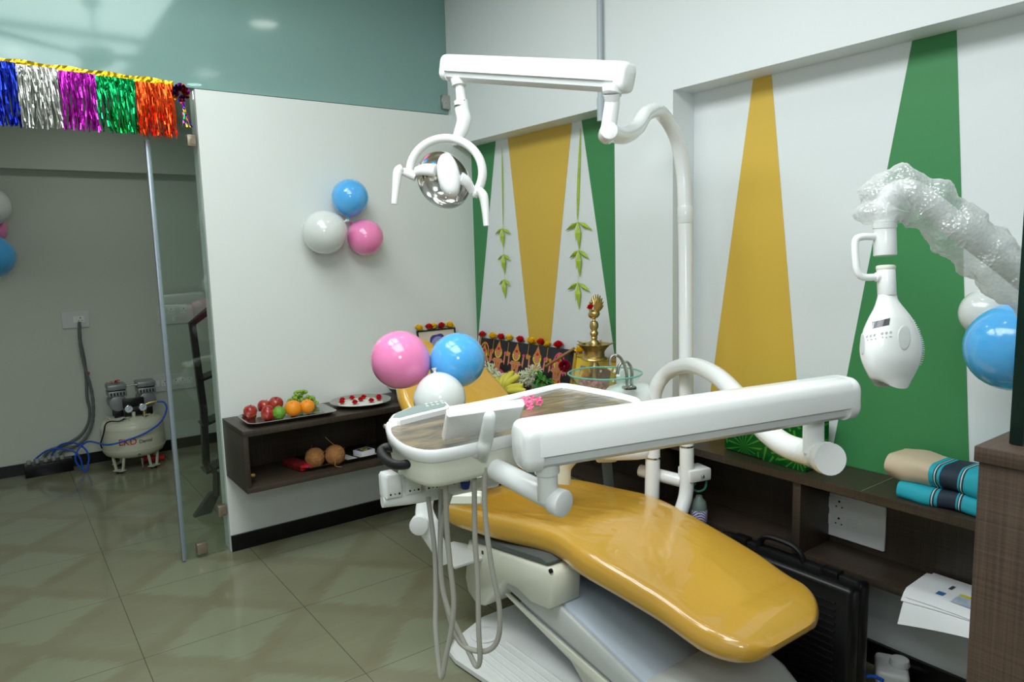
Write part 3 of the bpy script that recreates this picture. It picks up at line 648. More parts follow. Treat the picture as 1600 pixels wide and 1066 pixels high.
# flat screen on a bracket
S=[at(699,651,1.345),at(820,634,1.375),at(808,668,1.44),at(692,689,1.41)]
n_=(S[1]-S[0]).cross(S[3]-S[0]).normalized(); 
if n_.dot(CF)<0: n_=-n_
b=B()
ci=[sum((S),V())/4]; 
def shr(k,o_): return [ci[0]+(p-ci[0])*k+n_*o_ for p in S]
b.rings([shr(.96,-.001),shr(1,.002),shr(1,.014),shr(.97,.017)]); obj('screen_body',b,m_white,du,25)
b=B(); b.rings([shr(.86,.017),shr(.86,.018)]); obj('screen_glass',b,mat('screen_dark',(40,44,48),.1),du)
b=B(); b.tube([at(766,643,1.35),at(766,646,1.345),at(765,652,1.34),at(763,668,1.345),at(759,688,1.36),at(755,704,1.365),at(755,716,1.40)],[.003,.010,.0135,.0145,.0155,.015,.012],16,5,sx=.9,sy=.7,up=CF); obj('screen_bracket',b,m_greyw,du)
b=B(); p=at(742,708,1.40); b.cyl(p-CR*.008,p+CR*.012,.011,None,16,bev=.002); obj('bracket_knob',b,m_greyw,du)
# black handle
b=B(); b.tube([at(622,703,1.50),at(606,699,1.50),at(596,704,1.49),at(599,714,1.46),at(611,724,1.42),at(626,727,1.40),at(647,723,1.39)],.0095,14,5); obj('handle',b,m_blkr,du)
# hand piece holder bar and holders
Bp=[at(597,783,1.52),at(660,775,1.56),at(720,762,1.62),at(775,751,1.68)]
b=B(); b.tube(Bp,.0145,16,3); obj('holder_bar',b,m_white,du)
hx=[(613,758),(643,752),(672,748),(699,743)]
for k,(x,y) in enumerate(hx):
    D=1.53+.03*k; c=at(x,y,D-.02); ex=(Bp[3]-Bp[0]).normalized(); ez=ex.cross(UZ).normalized(); 
    if ez.dot(CF)>0: ez=-ez
    b=B(); b.prism([(-.018,-.026),(.018,-.026),(.0185,.020),(.010,.026),(-.014,.025),(-.0185,.018)],-.03,.012,c,ex,UZ,ez,.003); obj('hand_piece_holder',b,m_white,du,50)
    b=B()
    for q,r in ((-.010,.0022),(0,.0014),(.010,.0024)): b.cyl(c+ex*q-UZ*.017+ez*.011,c+ex*q-UZ*.017+ez*.0128,r,None,10)
    obj('holder_dots',b,m_blk,du)
b=B(); p=at(726,748,1.60); b.cyl(p+UZ*.012,p-UZ*.004,.010,.012,14); obj('filter_cup',b,mat('clear_plastic',(180,176,160),.15,trans=.5),du)
b=B(); p=at(727,752,1.60); b.cyl(p,p-UZ*.018,.012,.009,14,bev=.002); obj('filter_cap',b,mat('blue_plastic',(30,62,150),.3),du)
for k,(pts,Ds) in enumerate((([(704,772),(692,812),(688,860),(691,915),(701,954),(718,990),(733,1020),(744,1041),(750,1030),(748,985),(746,900),(742,837),(741,738)],(1.55,1.45)),
     ([(689,765),(688,840),(689,900),(700,955),(716,1000),(738,1016),(764,1016),(779,995),(780,947),(768,885),(758,803),(757,730)],(1.56,1.42)),
     ([(669,777),(679,860),(681,930),(681,985),(689,1057),(697,1026),(705,985),(709,940),(703,880),(698,820),(696,735)],(1.55,1.44)))):
    b=B(); n=len(pts); b.tube([at(x,y,Ds[0]+(Ds[1]-Ds[0])*i/(n-1)) for i,(x,y) in enumerate(pts)],.0056,10,7); obj('hose',b,m_hose,du)

# ================================================================ cuspidor
cu=thing('cuspidor','white spittoon unit with clear glass bowl and two steel spouts','cuspidor',(2.0,1.95,.45))
R=[]
pc0=at(985,0,2.86); cx0,cy0=pc0.x,pc0.y
e1=V((CR.x,CR.y,0)).normalized(); e2=V((CF.x,CF.y,0)).normalized(); cc=on(978,690,'Z',.73); cc=V((1.965,1.95,0))+e2*.10
for z,w,d,sh in ((.655,.18,.16,0),(.665,.25,.2,0),(.70,.27,.21,0),(.705,.25,.2,0),(.72,.26,.21,0),(.80,.27,.22,0),(.86,.25,.2,.01),(.90,.22,.17,.02),(.935,.17,.13,.035),(.95,.11,.08,.045)):
    R.append([cc+e1*(u+sh)+e2*v+UZ*z for u,v in rrect(w,d,min(w,d)*.36,6)])
b=B(); b.rings(R); obj('body',b,m_white,cu,60)
b=B(); c=at(946,711,2.97); b.box(c,(.09,.09,.045),Matrix.Rotation(-_yaw,3,'Z'),.012); obj('mount_block',b,m_cream,cu)
b=B(); b.tube([at(948,720,3.02),at(952,760,3.02),V((at(952,760,3.02).x,at(952,760,3.02).y,.0))],.03,4,1,False); obj('support_leg',b,mat('slate_plastic',(88,104,108),.4),cu)
bc=at(945,583,2.84)
pr_=[(.02,-.085),(.05,-.082),(.09,-.062),(.125,-.03),(.146,.0),(.149,.001),(.128,-.033),(.092,-.067),(.05,-.087),(.02,-.089)]
b=B(); b.lathe(pr_,bc,(0,0,1),48,cap=False); obj('glass_bowl',b,m_bowlg,cu,60)
b=B(); b.tube([bc+V((math.cos(a)*.1475,math.sin(a)*.1475,0)) for a in [2*PI*i/32 for i in range(32)]],.0032,8,1,False,True); obj('bowl_rim',b,m_rim,cu)
b=B(); b.cyl(bc-UZ*.115,bc-UZ*.086,.05,.03,20); obj('bowl_drain',b,m_chrome,cu)
for pts in ([(980,603),(978,578),(970,560),(961,555),(954,560),(952,571)],[(987,602),(987,578),(981,567),(973,566),(967,573),(965,585)]):
    b=B(); b.tube([at(x,y,2.75+ (0.02 if pts[0][0]==980 else .05)) for x,y in pts],.0062,10,6); obj('spout',b,m_steel,cu)
b=B(); p=at(983,606,2.78); b.box(p,(.05,.035,.014),Matrix.Rotation(-_yaw+.3,3,'Z'),.004); obj('spout_base',b,m_steel,cu)
b=B(); p=at(1085,739,2.78); b.box(p,(.10,.085,.05),Matrix.Rotation(-.25,3,'Z'),.008); obj('valve_box',b,m_white,cu)
b=B(); p=at(1098,745,2.72); b.cyl(p,p+V((-.03,-.02,.004)),.006,.004,10); b.sph(p,.008,10); obj('valve_tap',b,m_steel,cu)
# water bottle hanging from the valve box
t=thing('water_bottle','small plastic bottle with purple patterned label hanging beside the pole','bottle',at(1092,830,2.78))
b=B(); q=at(1092,800,2.78); b.lathe([(.028,-.07),(.032,-.06),(.032,.0),(.0315,.02),(.026,.045),(.014,.058),(.012,.066)],q,(0,0,1),24); obj('bottle_body',b,mat('bottle_plastic',(150,170,162),.12,trans=.5),t)
def label_mat():
    m=mat('bottle_label',(84,70,140),.3); N=m.node_tree.nodes; L=m.node_tree.links
    tc=N.new('ShaderNodeTexCoord'); wv=N.new('ShaderNodeTexWave'); wv.inputs['Scale'].default_value=60; wv.bands_direction='DIAGONAL'; wv.inputs['Distortion'].default_value=3
    r=N.new('ShaderNodeValToRGB'); r.color_ramp.elements[0].color=s2l((70,56,138)); r.color_ramp.elements[1].color=s2l((226,226,236)); L.new(tc.outputs['Object'],wv.inputs['Vector']); L.new(wv.outputs['Fac'],r.inputs['Fac']); L.new(r.outputs['Color'],N['Principled BSDF'].inputs['Base Color']); return m
b=B(); b.lathe([(.0325,-.035),(.033,-.034),(.033,.012),(.0325,.013)],q,(0,0,1),24,cap=False); obj('bottle_label',b,label_mat(),t)
b=B(); b.lathe([(.0325,-.066),(.033,-.065),(.033,-.037),(.0325,-.036)],q,(0,0,1),24,cap=False); obj('label_band',b,mat('label_blue',(50,44,150),.3),t)
b=B(); b.tube([at(1087,755,2.78),at(1082,762,2.78),at(1090,768,2.78),at(1101,764,2.77),at(1104,752,2.78)],.0045,8,5); obj('green_tube',b,mat('green_tube',(60,140,110),.3),t)

# ================================================================ tooth whitening lamp
wl=thing('whitening_lamp','white tooth whitening lamp head on an arm wrapped in bubble wrap','whitening lamp',at(1385,600,1.55))
D=1.55
b=B(); b.cyl(at(1383,400,D),at(1382,345,D),.0232,.0228,26,bev=.002); obj('upper_collar',b,m_white,wl)
b=B(); b.lathe([(.0228,0),(.0242,.001),(.0242,.016),(.0225,.017)],at(1382,357,D),(0,0,1),26); obj('collar_ring',b,m_white,wl)
b=B(); b.cyl(at(1386,462,D),at(1384,418,D),.0188,.0186,26,bev=.002); obj('neck',b,m_white,wl)
b=B(); b.cyl(at(1384,422,D),at(1384,415,D),.0195,.0195,26,bev=.002); obj('neck_ring',b,m_cream,wl)
b=B(); b.tube([at(1370,370,D),at(1348,370,D),at(1338,374,D),at(1336,385,D),at(1337,405,D),at(1340,424,D),at(1349,433,D),at(1373,433,D)],.0078,14,6); obj('handle',b,m_white,wl)
b=B(); b.cyl(at(1368,433,D),at(1375,433,D),.0105,None,14,bev=.001); obj('handle_joint',b,m_white,wl)
secs=[(461,1372.5,1400,.019),(470,1371,1402,.024),(482,1367,1411,.032),(497,1358.5,1423,.042),(515,1350,1432.5,.05),(532,1345,1438.5,.054),(548,1343.5,1440.5,.055),(562,1346,1438,.054),(577,1352,1432,.048),(590,1359,1425,.041),(602,1366.5,1417,.036)]
R=[]
for y,xl,xr,dp in secs:
    c=at((xl+xr)/2,y,D); w=(xr-xl)/FPX*D
    e=(CR*math.cos(.25)+CF*math.sin(.25)); f_=(CF*math.cos(.25)-CR*math.sin(.25)); ring=[]
    for i in range(40):
        a=2*PI*i/40; ring.append(c+e*(w/2*math.copysign(abs(math.cos(a))**.85,math.cos(a)))*1.0+f_*(dp*.8*math.copysign(abs(math.sin(a))**.85,math.sin(a))))
    R.append(ring)
RR=[]
for i in range(40):
    col=cat([r[i] for r in R],4); RR.append(col)
RR=[[RR[i][k] for i in range(40)] for k in range(len(RR[0]))]
# wavy lower lip
for i in range(40):
    a=2*PI*i/40; dz=.006*math.cos(2*a)-.004*math.cos(a)
    for k,wt in ((-1,1),(-2,.7),(-3,.4),(-4,.15)): RR[k][i]=RR[k][i]+UZ*dz*wt
inner=[[ (p-at(1391,602,D))*.86+at(1391,602,D) for p in RR[-1]],[(p-at(1391,602,D))*.7+at(1391,602,D)+UZ*.03 for p in RR[-1]]]
b=B(); b.rings(RR+inner); obj('lamp_body',b,m_white,wl,55)
def surf(x,y,lift=.0): return at(x,y,D-.042-lift)
def bodyD(x,y):
    """distance of the lamp body surface seen at a point of the face"""
    best=None
    for k in range(len(secs)-1):
        if secs[k][0]<=y<=secs[k+1][0]:
            t=(y-secs[k][0])/(secs[k+1][0]-secs[k][0]); xl=secs[k][1]*(1-t)+secs[k+1][1]*t; xr=secs[k][2]*(1-t)+secs[k+1][2]*t; dp=secs[k][3]*(1-t)+secs[k+1][3]*t
            w=(xr-xl)/FPX*D; c=at((xl+xr)/2,y,D); e=(CR*math.cos(.25)+CF*math.sin(.25)); f_=(CF*math.cos(.25)-CR*math.sin(.25))
            for i in range(1600):
                a=PI+PI*i/1599; q=c+e*(w/2*math.copysign(abs(math.cos(a))**.85,math.cos(a)))+f_*(dp*.8*math.copysign(abs(math.sin(a))**.85,math.sin(a)))
                v=q-CP; X=CX+FPX*v.dot(CR)/v.dot(CF)
                if best is None or abs(X-x)<best[0]: best=(abs(X-x),v.dot(CF))
    return best[1] if best else D
def patch(name,quad,m,lift=.0008,n=8):
    def fn(u,v):
        x=(quad[0][0]*(1-u)+quad[1][0]*u)*(1-v)+(quad[3][0]*(1-u)+quad[2][0]*u)*v; y=(quad[0][1]*(1-u)+quad[1][1]*u)*(1-v)+(quad[3][1]*(1-u)+quad[2][1]*u)*v
        return at(x,y,bodyD(x,y)-lift)
    b=B(); b.grid(fn,n,n); return obj(name,b,m,wl)
patch('display',[(1363,503),(1391,497),(1389.5,508),(1362,514)],mat('lcd_dark',(70,72,78),.15))
patch('display_edge',[(1362,514),(1364,505),(1366,504),(1364.5,513.5)],mat('lcd_edge',(180,182,188),.3),.0014,3)
# thumb recess: shallow dimpled oval
for cx_,cy_,rx_,ry_ in ((1413,527.5,10,20),(1347.5,538,3.6,17)):
    Rr=[]
    for k,l in ((1.0,.0002),(.93,.0012),(.8,.001),(.55,.0008),(.1,.0008)):
        Rr.append([at(cx_+rx_*k*math.cos(a),cy_+ry_*k*math.sin(a),bodyD(cx_+rx_*k*math.cos(a),cy_+ry_*k*math.sin(a))-l) for a in [2*PI*i/24 for i in range(24)]])
    b=B(); b.rings(Rr,cap0=False); obj('thumb_recess',b,mat('recess_white',(214,217,216),.3),wl,60)
b=B()
for x,y in ((1356,526),(1361.5,525),(1367,524),(1378.5,521.5),(1385,520.5),(1391.5,519.5)):
    q=at(x,y,bodyD(x,y)); b.cyl(q-CF*.0012,q+CF*.002,.003,None,12)
obj('buttons',b,m_greyw,wl)
b=B()
for x,y,w in ((1356,531.5,3),(1362,530.5,3.5),(1368,529.5,2),(1379,527,2),(1385,527,2),(1391.5,526,5)):
    q=at(x,y,bodyD(x,y)-.0012); b.box(q,(w/FPX*D,.0008,.0012),Matrix.Rotation(-_yaw+.1,3,'Z'))
obj('button_marks',b,mat('mark_grey',(165,167,167),.5),wl)
b=B()
for k in range(22):
    y=500+k*3.3
    for j in range(len(secs)-1):
        if secs[j][0]<=y<=secs[j+1][0]:
            t=(y-secs[j][0])/(secs[j+1][0]-secs[j][0]); xr=secs[j][2]*(1-t)+secs[j+1][2]*t
    q=at(xr-.5,y,D+.01); b.box(q,(.004,.02,.0016),Matrix.Rotation(-_yaw,3,'Z'),.0005)
obj('grip_ribs',b,m_white,wl)
# arm under bubble wrap, running to a stand out of frame
AP=[at(1383,352,D),at(1384,322,D),at(1398,303,D),at(1425,300,D),at(1460,325,D),at(1510,365,D),at(1560,405,D+.02),at(1640,470,D+.05)]
b=B(); b.tube(AP,[.022,.025,.026,.026,.026,.026,.024,.024],18,6); obj('arm',b,m_white,wl)
wp=[at(1376,349,D),at(1377,326,D),at(1390,306,D),at(1420,301,D),at(1455,324,D),at(1505,366,D),at(1545,398,D+.01),at(1585,430,D+.03),at(1640,472,D+.05)]
P=cat(wp,14); x=None; R=[]; m=len(P)
from mathutils import noise
for i,p in enumerate(P):
    d=(P[min(i+1,m-1)]-P[max(i-1,0)]).normalized()
    if x is None: x,y,_=frame(d)
    else: x=(x-d*x.dot(d)).normalized(); y=d.cross(x)
    base=.035+.014*min(1,i/30)+ (0.012*math.sin(i*.21)**2)
    ring=[]
    for k in range(44):
        a=2*PI*k/44; v=x*math.cos(a)+y*math.sin(a)
        nn=noise.noise((p+v*.04)*13)*.012+noise.noise((p+v*.05)*38)*.009+noise.noise((p+v*.05)*90)*.004+.0022*math.sin(i*1.57)*math.sin(k*1.57*2)
        ring.append(p+v*(base+nn))
    R.append(ring)
b=B(); b.rings(R,cap0=False,cap1=False); obj('bubble_wrap',b,m_wrap,wl,80)
b=B(); b.cyl(at(1640,470,D+.05),V((at(1640,470,D+.05).x,at(1640,470,D+.05).y,.02)),.022,None,16); b.cyl(V((at(1640,470,D+.05).x,at(1640,470,D+.05).y,0)),V((at(1640,470,D+.05).x,at(1640,470,D+.05).y,.03)),.16,.14,24); obj('floor_stand',b,m_white,wl)
# ================================================================ balloons
def bal_mat(name,c): return mat(name,c,.18,coat=.6,sss=.35)
mb=bal_mat('blue_balloon',(88,180,242)); mp_=bal_mat('pink_balloon',(244,140,192)); mw_=bal_mat('white_balloon',(222,226,224))
def balloon(center,r,knot_dir,m,label,group,el=1.12):
    c=V(center); k=V(knot_dir).normalized()
    t=thing('balloon',label,'balloon',c-k*0 -UZ*r,group)
    prof=[]
    for i in range(25):
        a=PI*i/24; rr=math.sin(a)*r; h=math.cos(a)*r
        if h<0: h*=el; rr*= (1-.10*(-h/(r*el))**2)
        prof.append((rr,-h))
    prof=[(max(a,.001),b_) for a,b_ in prof]
    b=B(); b.lathe(prof,c,k,40); obj('balloon_skin',b,m,t,80)
    e=c+k*r*el
    b=B(); b.lathe([(.012*r/.1,-.012),(.006,.0),(.004,.004),(.010,.014),(.008,.015)],e,k,14); obj('knot',b,m,t)
    return t
def bal_px(x,y,rpx,D,knot_px,m,label,group,el=1.12):
    c=at(x,y,D); r=rpx/FPX*D; kd=at(knot_px[0],knot_px[1],D)-c
    return balloon(c,r,kd,m,label,group,el)
def bal_w(x,y,rpx,ax,wall,knot_px,m,label,group,el=1.06):
    i='XYZ'.index(ax); D=2.0; d=ray(x,y)
    for _ in range(40): D=(wall-CP[i]-rpx/FPX*D-.002)/d[i]
    return bal_px(x,y,rpx,D,knot_px,m,label,group,el)
g='balloons taped in a bunch on the partition wall'
bal_w(547,309,28.5,'Y',YA,(544,345),mb,'blue balloon at the top of the bunch on the partition wall',g)
bal_w(507,363,34,'Y',YA,(543,344),mw_,'white balloon at the left of the bunch on the partition wall',g,1.05)
bal_w(571,371,28,'Y',YA,(544,345),mp_,'pink balloon at the right of the bunch on the partition wall',g,1.05)
pt_=on(543.5,344,'Y',YA-.10); b=B(); b.sph(pt_,.010,12); b.tube([pt_,on(546,340,'Y',YA-.05),on(560,335,'Y',YA-.002),on(590,350,'Y',YA-.002)],.0008,5,4); tag(obj('balloon_tie',b,mat('tie_white',(225,225,225),.5)),'white tie where the three wall balloons meet','tie')
g='balloons tied on the head of the chair'
bal_px(625,562,45.5,2.55,(672,592),mp_,'large pink balloon in front of the chair headrest',g,1.08)
bal_px(715,563,43,2.60,(680,592),mb,'large blue balloon right of the chair headrest',g,1.1)
bal_px(687,623,41,2.45,(680,585),mw_,'white balloon low in the bunch before the chair backrest',g,1.02)
g='balloons on the painted wall at right'
bal_w(1541,489,38,'X',XB,(1585,474),mw_,'white balloon on the painted wall behind the wrapped arm',g,1.05)
bal_w(1583,543,68,'X',XB-.12,(1600,476),mb,'large blue balloon cut off by the glass at the right edge',g,1.05)
g='balloons on the back wall at the left edge'
bal_w(-18,322,30,'Y',YD-.1,(-24,345),mw_,'white balloon at the left edge above the pink one',g)
bal_w(-17,358,24,'Y',YD-.0,(-40,360),mp_,'pink balloon at the left edge between white and blue',g)
bal_w(-15,401,34,'Y',YD-.1,(-30,372),mb,'blue balloon lowest at the left edge of the doorway',g)

# ================================================================ foil fringe garland
fr=thing('foil_fringe_garland','shiny multicoloured foil fringe hanging across the glass doorway','garland',(.1,YA-.03,2.05))
def foil(name,c,rough=.22):
    return mat(name,c,rough,metal=1)
yF=YA-.035
def foil_band(x0,x1,z0,z1,m,parent,name):
    n=int((x1-x0)/.012); b=B(); Q=[]
    for i in range(n+1):
        x=x0+(x1-x0)*i/n; z=z0+(z1-z0)*i/n+.003*math.sin(x*40); Q.append([b.b.verts.new((x,yF-.004-random.random()*.006,z+k)) for k in (.0,.012,.024)])
    for i in range(n):
        for j in range(2): b.face((Q[i][j],Q[i+1][j],Q[i+1][j+1],Q[i][j+1]))
    return obj(name,b,m,parent,flat=True)
def fringe(x0,x1,ztop,zbot,m,dens_=1.0):
    b=B(); n=int((x1-x0)/.0042*dens_)
    for lay in range(2):
        for i in range(n):
            if lay and random.random()<.35: continue
            x=x0+(x1-x0)*(i+random.random()*.6)/n; w=.0038+random.random()*.003; sway=random.gauss(0,.012); y0=yF-.006-.008*lay-random.random()*.006
            zb=zbot+random.random()*.02; prev=None; nseg=9; a=random.random()*6; tw=random.uniform(-.6,.6)
            for k in range(nseg+1):
                t=k/nseg; z=ztop+(zb-ztop)*t; xx=x+sway*t*t+.002*math.sin(a+t*9); yy=y0+random.uniform(-.004,.004)*(.4+t); dx=w/2*math.cos(tw*t*2); dy=w*.5*math.sin(tw*t*3+random.uniform(-.5,.5))
                e=[b.b.verts.new((xx-dx,yy-dy,z)),b.b.verts.new((xx+dx,yy+dy,z))]
                if prev: b.face((prev[0],prev[1],e[1],e[0]))
                prev=e
    # tight upper sheet
    def fn(u,v): return V((x0+(x1-x0)*u,yF-.012+random.uniform(-.003,.003),ztop-.075*v*(.75+.25*math.sin(u*37))))
    b.grid(fn,24,6)
    return obj('fringe_section',b,m,fr,flat=True)
fringe(-.16,.01,2.318,2.055,foil('foil_red',(190,30,60)))
fringe(.012,.170,2.315,2.055,foil('foil_blue',(38,60,190)))
fringe(.172,.318,2.31,2.055,foil('foil_silver',(205,205,200)),.8)
fringe(.320,.454,2.303,2.055,foil('foil_magenta',(196,50,190)),.9)
fringe(.456,.608,2.298,2.055,foil('foil_green',(24,165,90)),.8)
fringe(.610,.766,2.292,2.05,foil('foil_orange',(240,82,34)),1.1)
foil_band(-.5,.77,2.325,2.288,foil('foil_gold',(222,180,40),.25),fr,'gold_band')
# rosette with tail
ro=thing('foil_rosette','small multicoloured foil pompom with a tail at the end of the fringe','rosette',(.80,YA-.03,2.14))
c=on(282,146,'Y',YA-.045)
cols=[foil('foil_gold',(0,0,0)),foil('foil_magenta',(0,0,0)),foil('foil_blue',(0,0,0)),foil('foil_red',(190,30,60)),foil('foil_purple',(90,30,130))]
b=B()
for k in range(90):
    b.mi=k%5; a=random.random()*2*PI; el=random.random()*PI/2; d=V((math.cos(a)*math.cos(el*.8),-math.sin(el*.8)*.9,math.sin(a)*math.cos(el*.8))); r=.036+random.random()*.01
    s_=d.cross(V((.3,.9,.1))).normalized()*.005
    q=c+d*.008; b.face([b.b.verts.new(v) for v in (q,c+d*r+s_,c+d*(r+.003),c+d*r-s_)])
obj('pompom',b,cols,ro,flat=True)
b=B()
for k in range(10):
    b.mi=[1,3,4,0,2][k%5]; x=c.x+.006+random.gauss(0,.003); pr0=None
    for j in range(8):
        t=j/7; z=c.z-.03-.12*t; xx=x+(k-4.5)*.0055*t*t+.012*t; y=c.y+random.uniform(-.003,.003); e=[b.b.verts.new((xx-.0028,y,z)),b.b.verts.new((xx+.0028,y+random.uniform(-.003,.003),z))]
        if pr0: b.face((pr0[0],pr0[1],e[1],e[0]))
        pr0=e
cols2=[foil('foil_gold',(0,0,0)),foil('foil_green',(0,0,0)),foil('foil_blue',(0,0,0)),foil('foil_red',(0,0,0)),foil('foil_magenta',(0,0,0))]
obj('tail',b,cols2,ro,flat=True)

# ================================================================ leaf hangings
ml=mat('fresh_leaf',(176,200,60),.45,var=(18,(140,178,44),.5)); ml2=mat('pale_leaf',(206,216,130),.5)
def leafcluster(b,c,s,spread=1):
    c=V(c); Y=V((0,-1,0)) ; X=nX
    # wall facing -X: horizontal axis is -Y (to the right in view)
    def fold(base,tip,w,out=.012):
        d=(tip-base); L=d.length; d=d/L; sd=X.cross(d).normalized(); mid=base+d*L*.42
        v=[base,mid+sd*w,tip,mid-sd*w,mid+X*out,base+X*.004]; q=[b.b.verts.new(p) for p in v]
        b.face((q[0],q[1],q[4])); b.face((q[1],q[2],q[4])); b.face((q[2],q[3],q[4])); b.face((q[3],q[0],q[4]))
        bk=[b.b.verts.new(p-X*.002) for p in (v[0],v[1],v[2],v[3])]; b.face(bk)
    top=c+UZ*.0
    b.mi=0
    fold(top,top+(-Y*.088*spread-UZ*.040)*s,.012*s); fold(top,top+(Y*.092*spread-UZ*.044)*s,.012*s)
    fold(top+UZ*.004,top+(Y*.005-UZ*.14)*s,.017*s,.018)
    b.mi=1; fold(top+X*.006,top+(-Y*.012-UZ*.10)*s+X*.008,.009*s)
for lab,xt,lst,strip in (('left',785,[(785,357),(787,398),(788,437)],((784,230),(785,290),(786,355))),('right',903,[(903,347),(904,391),(903,442)],((907,200),(903,300),(902,345)))):
    t=thing('leaf_hanging','string of folded green leaves hanging %s of the wide yellow stripe'%('left' if lab=='left' else 'right'),'leaf garland',on(*lst[-1],'X',XB-.012)-UZ*.13,'folded leaf hangings on the painted wall')
    p0,p1,p2=[on(x,y,'X',XB-.006) for x,y in strip]
    b=B(); w=.009 if lab=='right' else .006
    def fn(u,v):
        c_=p0.lerp(p1,u*2) if u<.5 else p1.lerp(p2,u*2-1); return c_+V((-.002*math.sin(v*PI),(v-.5)*2*w*math.sin(min(u,.999)*PI)**.6,0))
    b.grid(fn,20,3); obj('leaf_strip',b,ml,t)
    b=B(); b.tube([p2]+[on(x,y,'X',XB-.008) for x,y in lst],.0012,6,1,False); obj('thread',b,ml2,t)
    for k,(x,y) in enumerate(lst):
        b=B(); leafcluster(b,on(x,y,'X',XB-.012),.98 if lab=='right' else .8,(1.1,.9,.8)[k] if lab=='left' else (1.15,.85,1)[k]); obj('leaf_cluster',b,[ml,ml2],t,flat=True)

# ================================================================ flowers
m_red=mat('red_petal',(208,18,28),.5); m_yfl=mat('yellow_petal',(252,208,36),.5); m_sep=mat('sepal',(70,110,50),.5)
def rose(r,m):
    """rose head of cupped petals, base at the origin"""
    t=thing('rose_head','rose','flower',(0,0,0)); b=B(); rnd=random.Random(3)
    for lay,(n,rr,zz,op) in enumerate(((3,.30,1.15,.10),(5,.52,1.05,.2),(6,.72,.92,.35),(7,.95,.75,.6))):
        for k in range(n):
            a=2*PI*k/n+lay*.7; d=V((math.cos(a),math.sin(a),0)); s_=V((-d.y,d.x,0))
            def fn(u,v): 
                w=(u-.5)*2; h=v; rad=rr*(.25+.75*h**.7)*r; return d*rad*(1-.25*w*w)+s_*w*r*.62*math.sin(PI*min(.5+.0*h,.5))*(.35+.65*h**.6)*(1-.3*h**4)*(rr*.6+.4)+UZ*(r*(.1+zz*1.15*h-op*.30*h**3)-.1*r*w*w*h)+d*op*.18*h**3*r
            b.grid(fn,4,4)
    obj('petals',b,m,t,70)
    b=B(); b.lathe([(.05*r,-.0*r),(.35*r,.06*r),(.4*r,.2*r),(.2*r,.25*r)],(0,0,0),(0,0,1),10); obj('calyx',b,m_sep,t)
    return t
PR=rose(.021,m_red); PY=rose(.021,m_yfl); used={'r':False,'y':False}
def put_rose(kind,loc,label,group,s=1,tilt=(0,0,0)):
    pr=PR if kind=='r' else PY
    if not used[kind]:
        used[kind]=True; pr.location=V(loc); pr.rotation_euler=tilt; pr.scale=(s,)*3; pr['label']=label; pr['group']=group; return pr
    return copy_tree(pr,loc,tilt,s,label,group)

# ================================================================ altar: poster, frames, lamp, offerings
# picture panel leaning on the wall
PT=[on(746,526,'X',XB-.025),on(894,549,'X',XB-.025)]
TLp=V((XB-.022,3.60,.972)); TRp=V((XB-.022,2.735,.978)); 
BLp=V((XB-.075,3.60,ZS+.002)); BRp=V((XB-.075,2.735,ZS+.002))
ex=(TRp-TLp).normalized(); ey=(TLp-BLp).normalized(); ez=ey.cross(ex).normalized()
if ez.x>0: ez=-ez
Wp=(TRp-TLp).length; Hp=(TLp-BLp).length
po=thing('deity_poster','long dark devotional picture of seated figures leaning on the wall behind the bananas','picture',(BLp+BRp)/2)
def PP(s,t,o=0): return BLp+ex*(s*Wp)+ey*(t*Hp)+ez*o
b=B(); b.rings([[PP(0,0),PP(1,0),PP(1,1),PP(0,1)],[PP(0,0,.006),PP(1,0,.006),PP(1,1,.006),PP(0,1,.006)]]); obj('picture_panel',b,mat('poster_black',(30,28,32),.35),po)
cskin=mat('print_skin',(206,132,100),.5); cgold=mat('print_gold',(208,140,50),.5); cyel=mat('print_yellow',(226,206,50),.5); cpink=mat('print_pink',(222,70,130),.5); cred=mat('print_red',(190,30,40),.5); cor=mat('print_orange',(206,128,62),.5)
def shape(b,mi,pts,o=.0068): b.mi=mi; b.face([b.b.verts.new(PP(s,t,o)) for s,t in pts])
def ell(cx,cy,rx,ry,n=18,a0=0,a1=2*PI): return [(cx+rx*math.cos(a0+(a1-a0)*i/n),cy+ry*math.sin(a0+(a1-a0)*i/n)) for i in range(n)]
PM=[cskin,cgold,cyel,cpink,cred,cor]
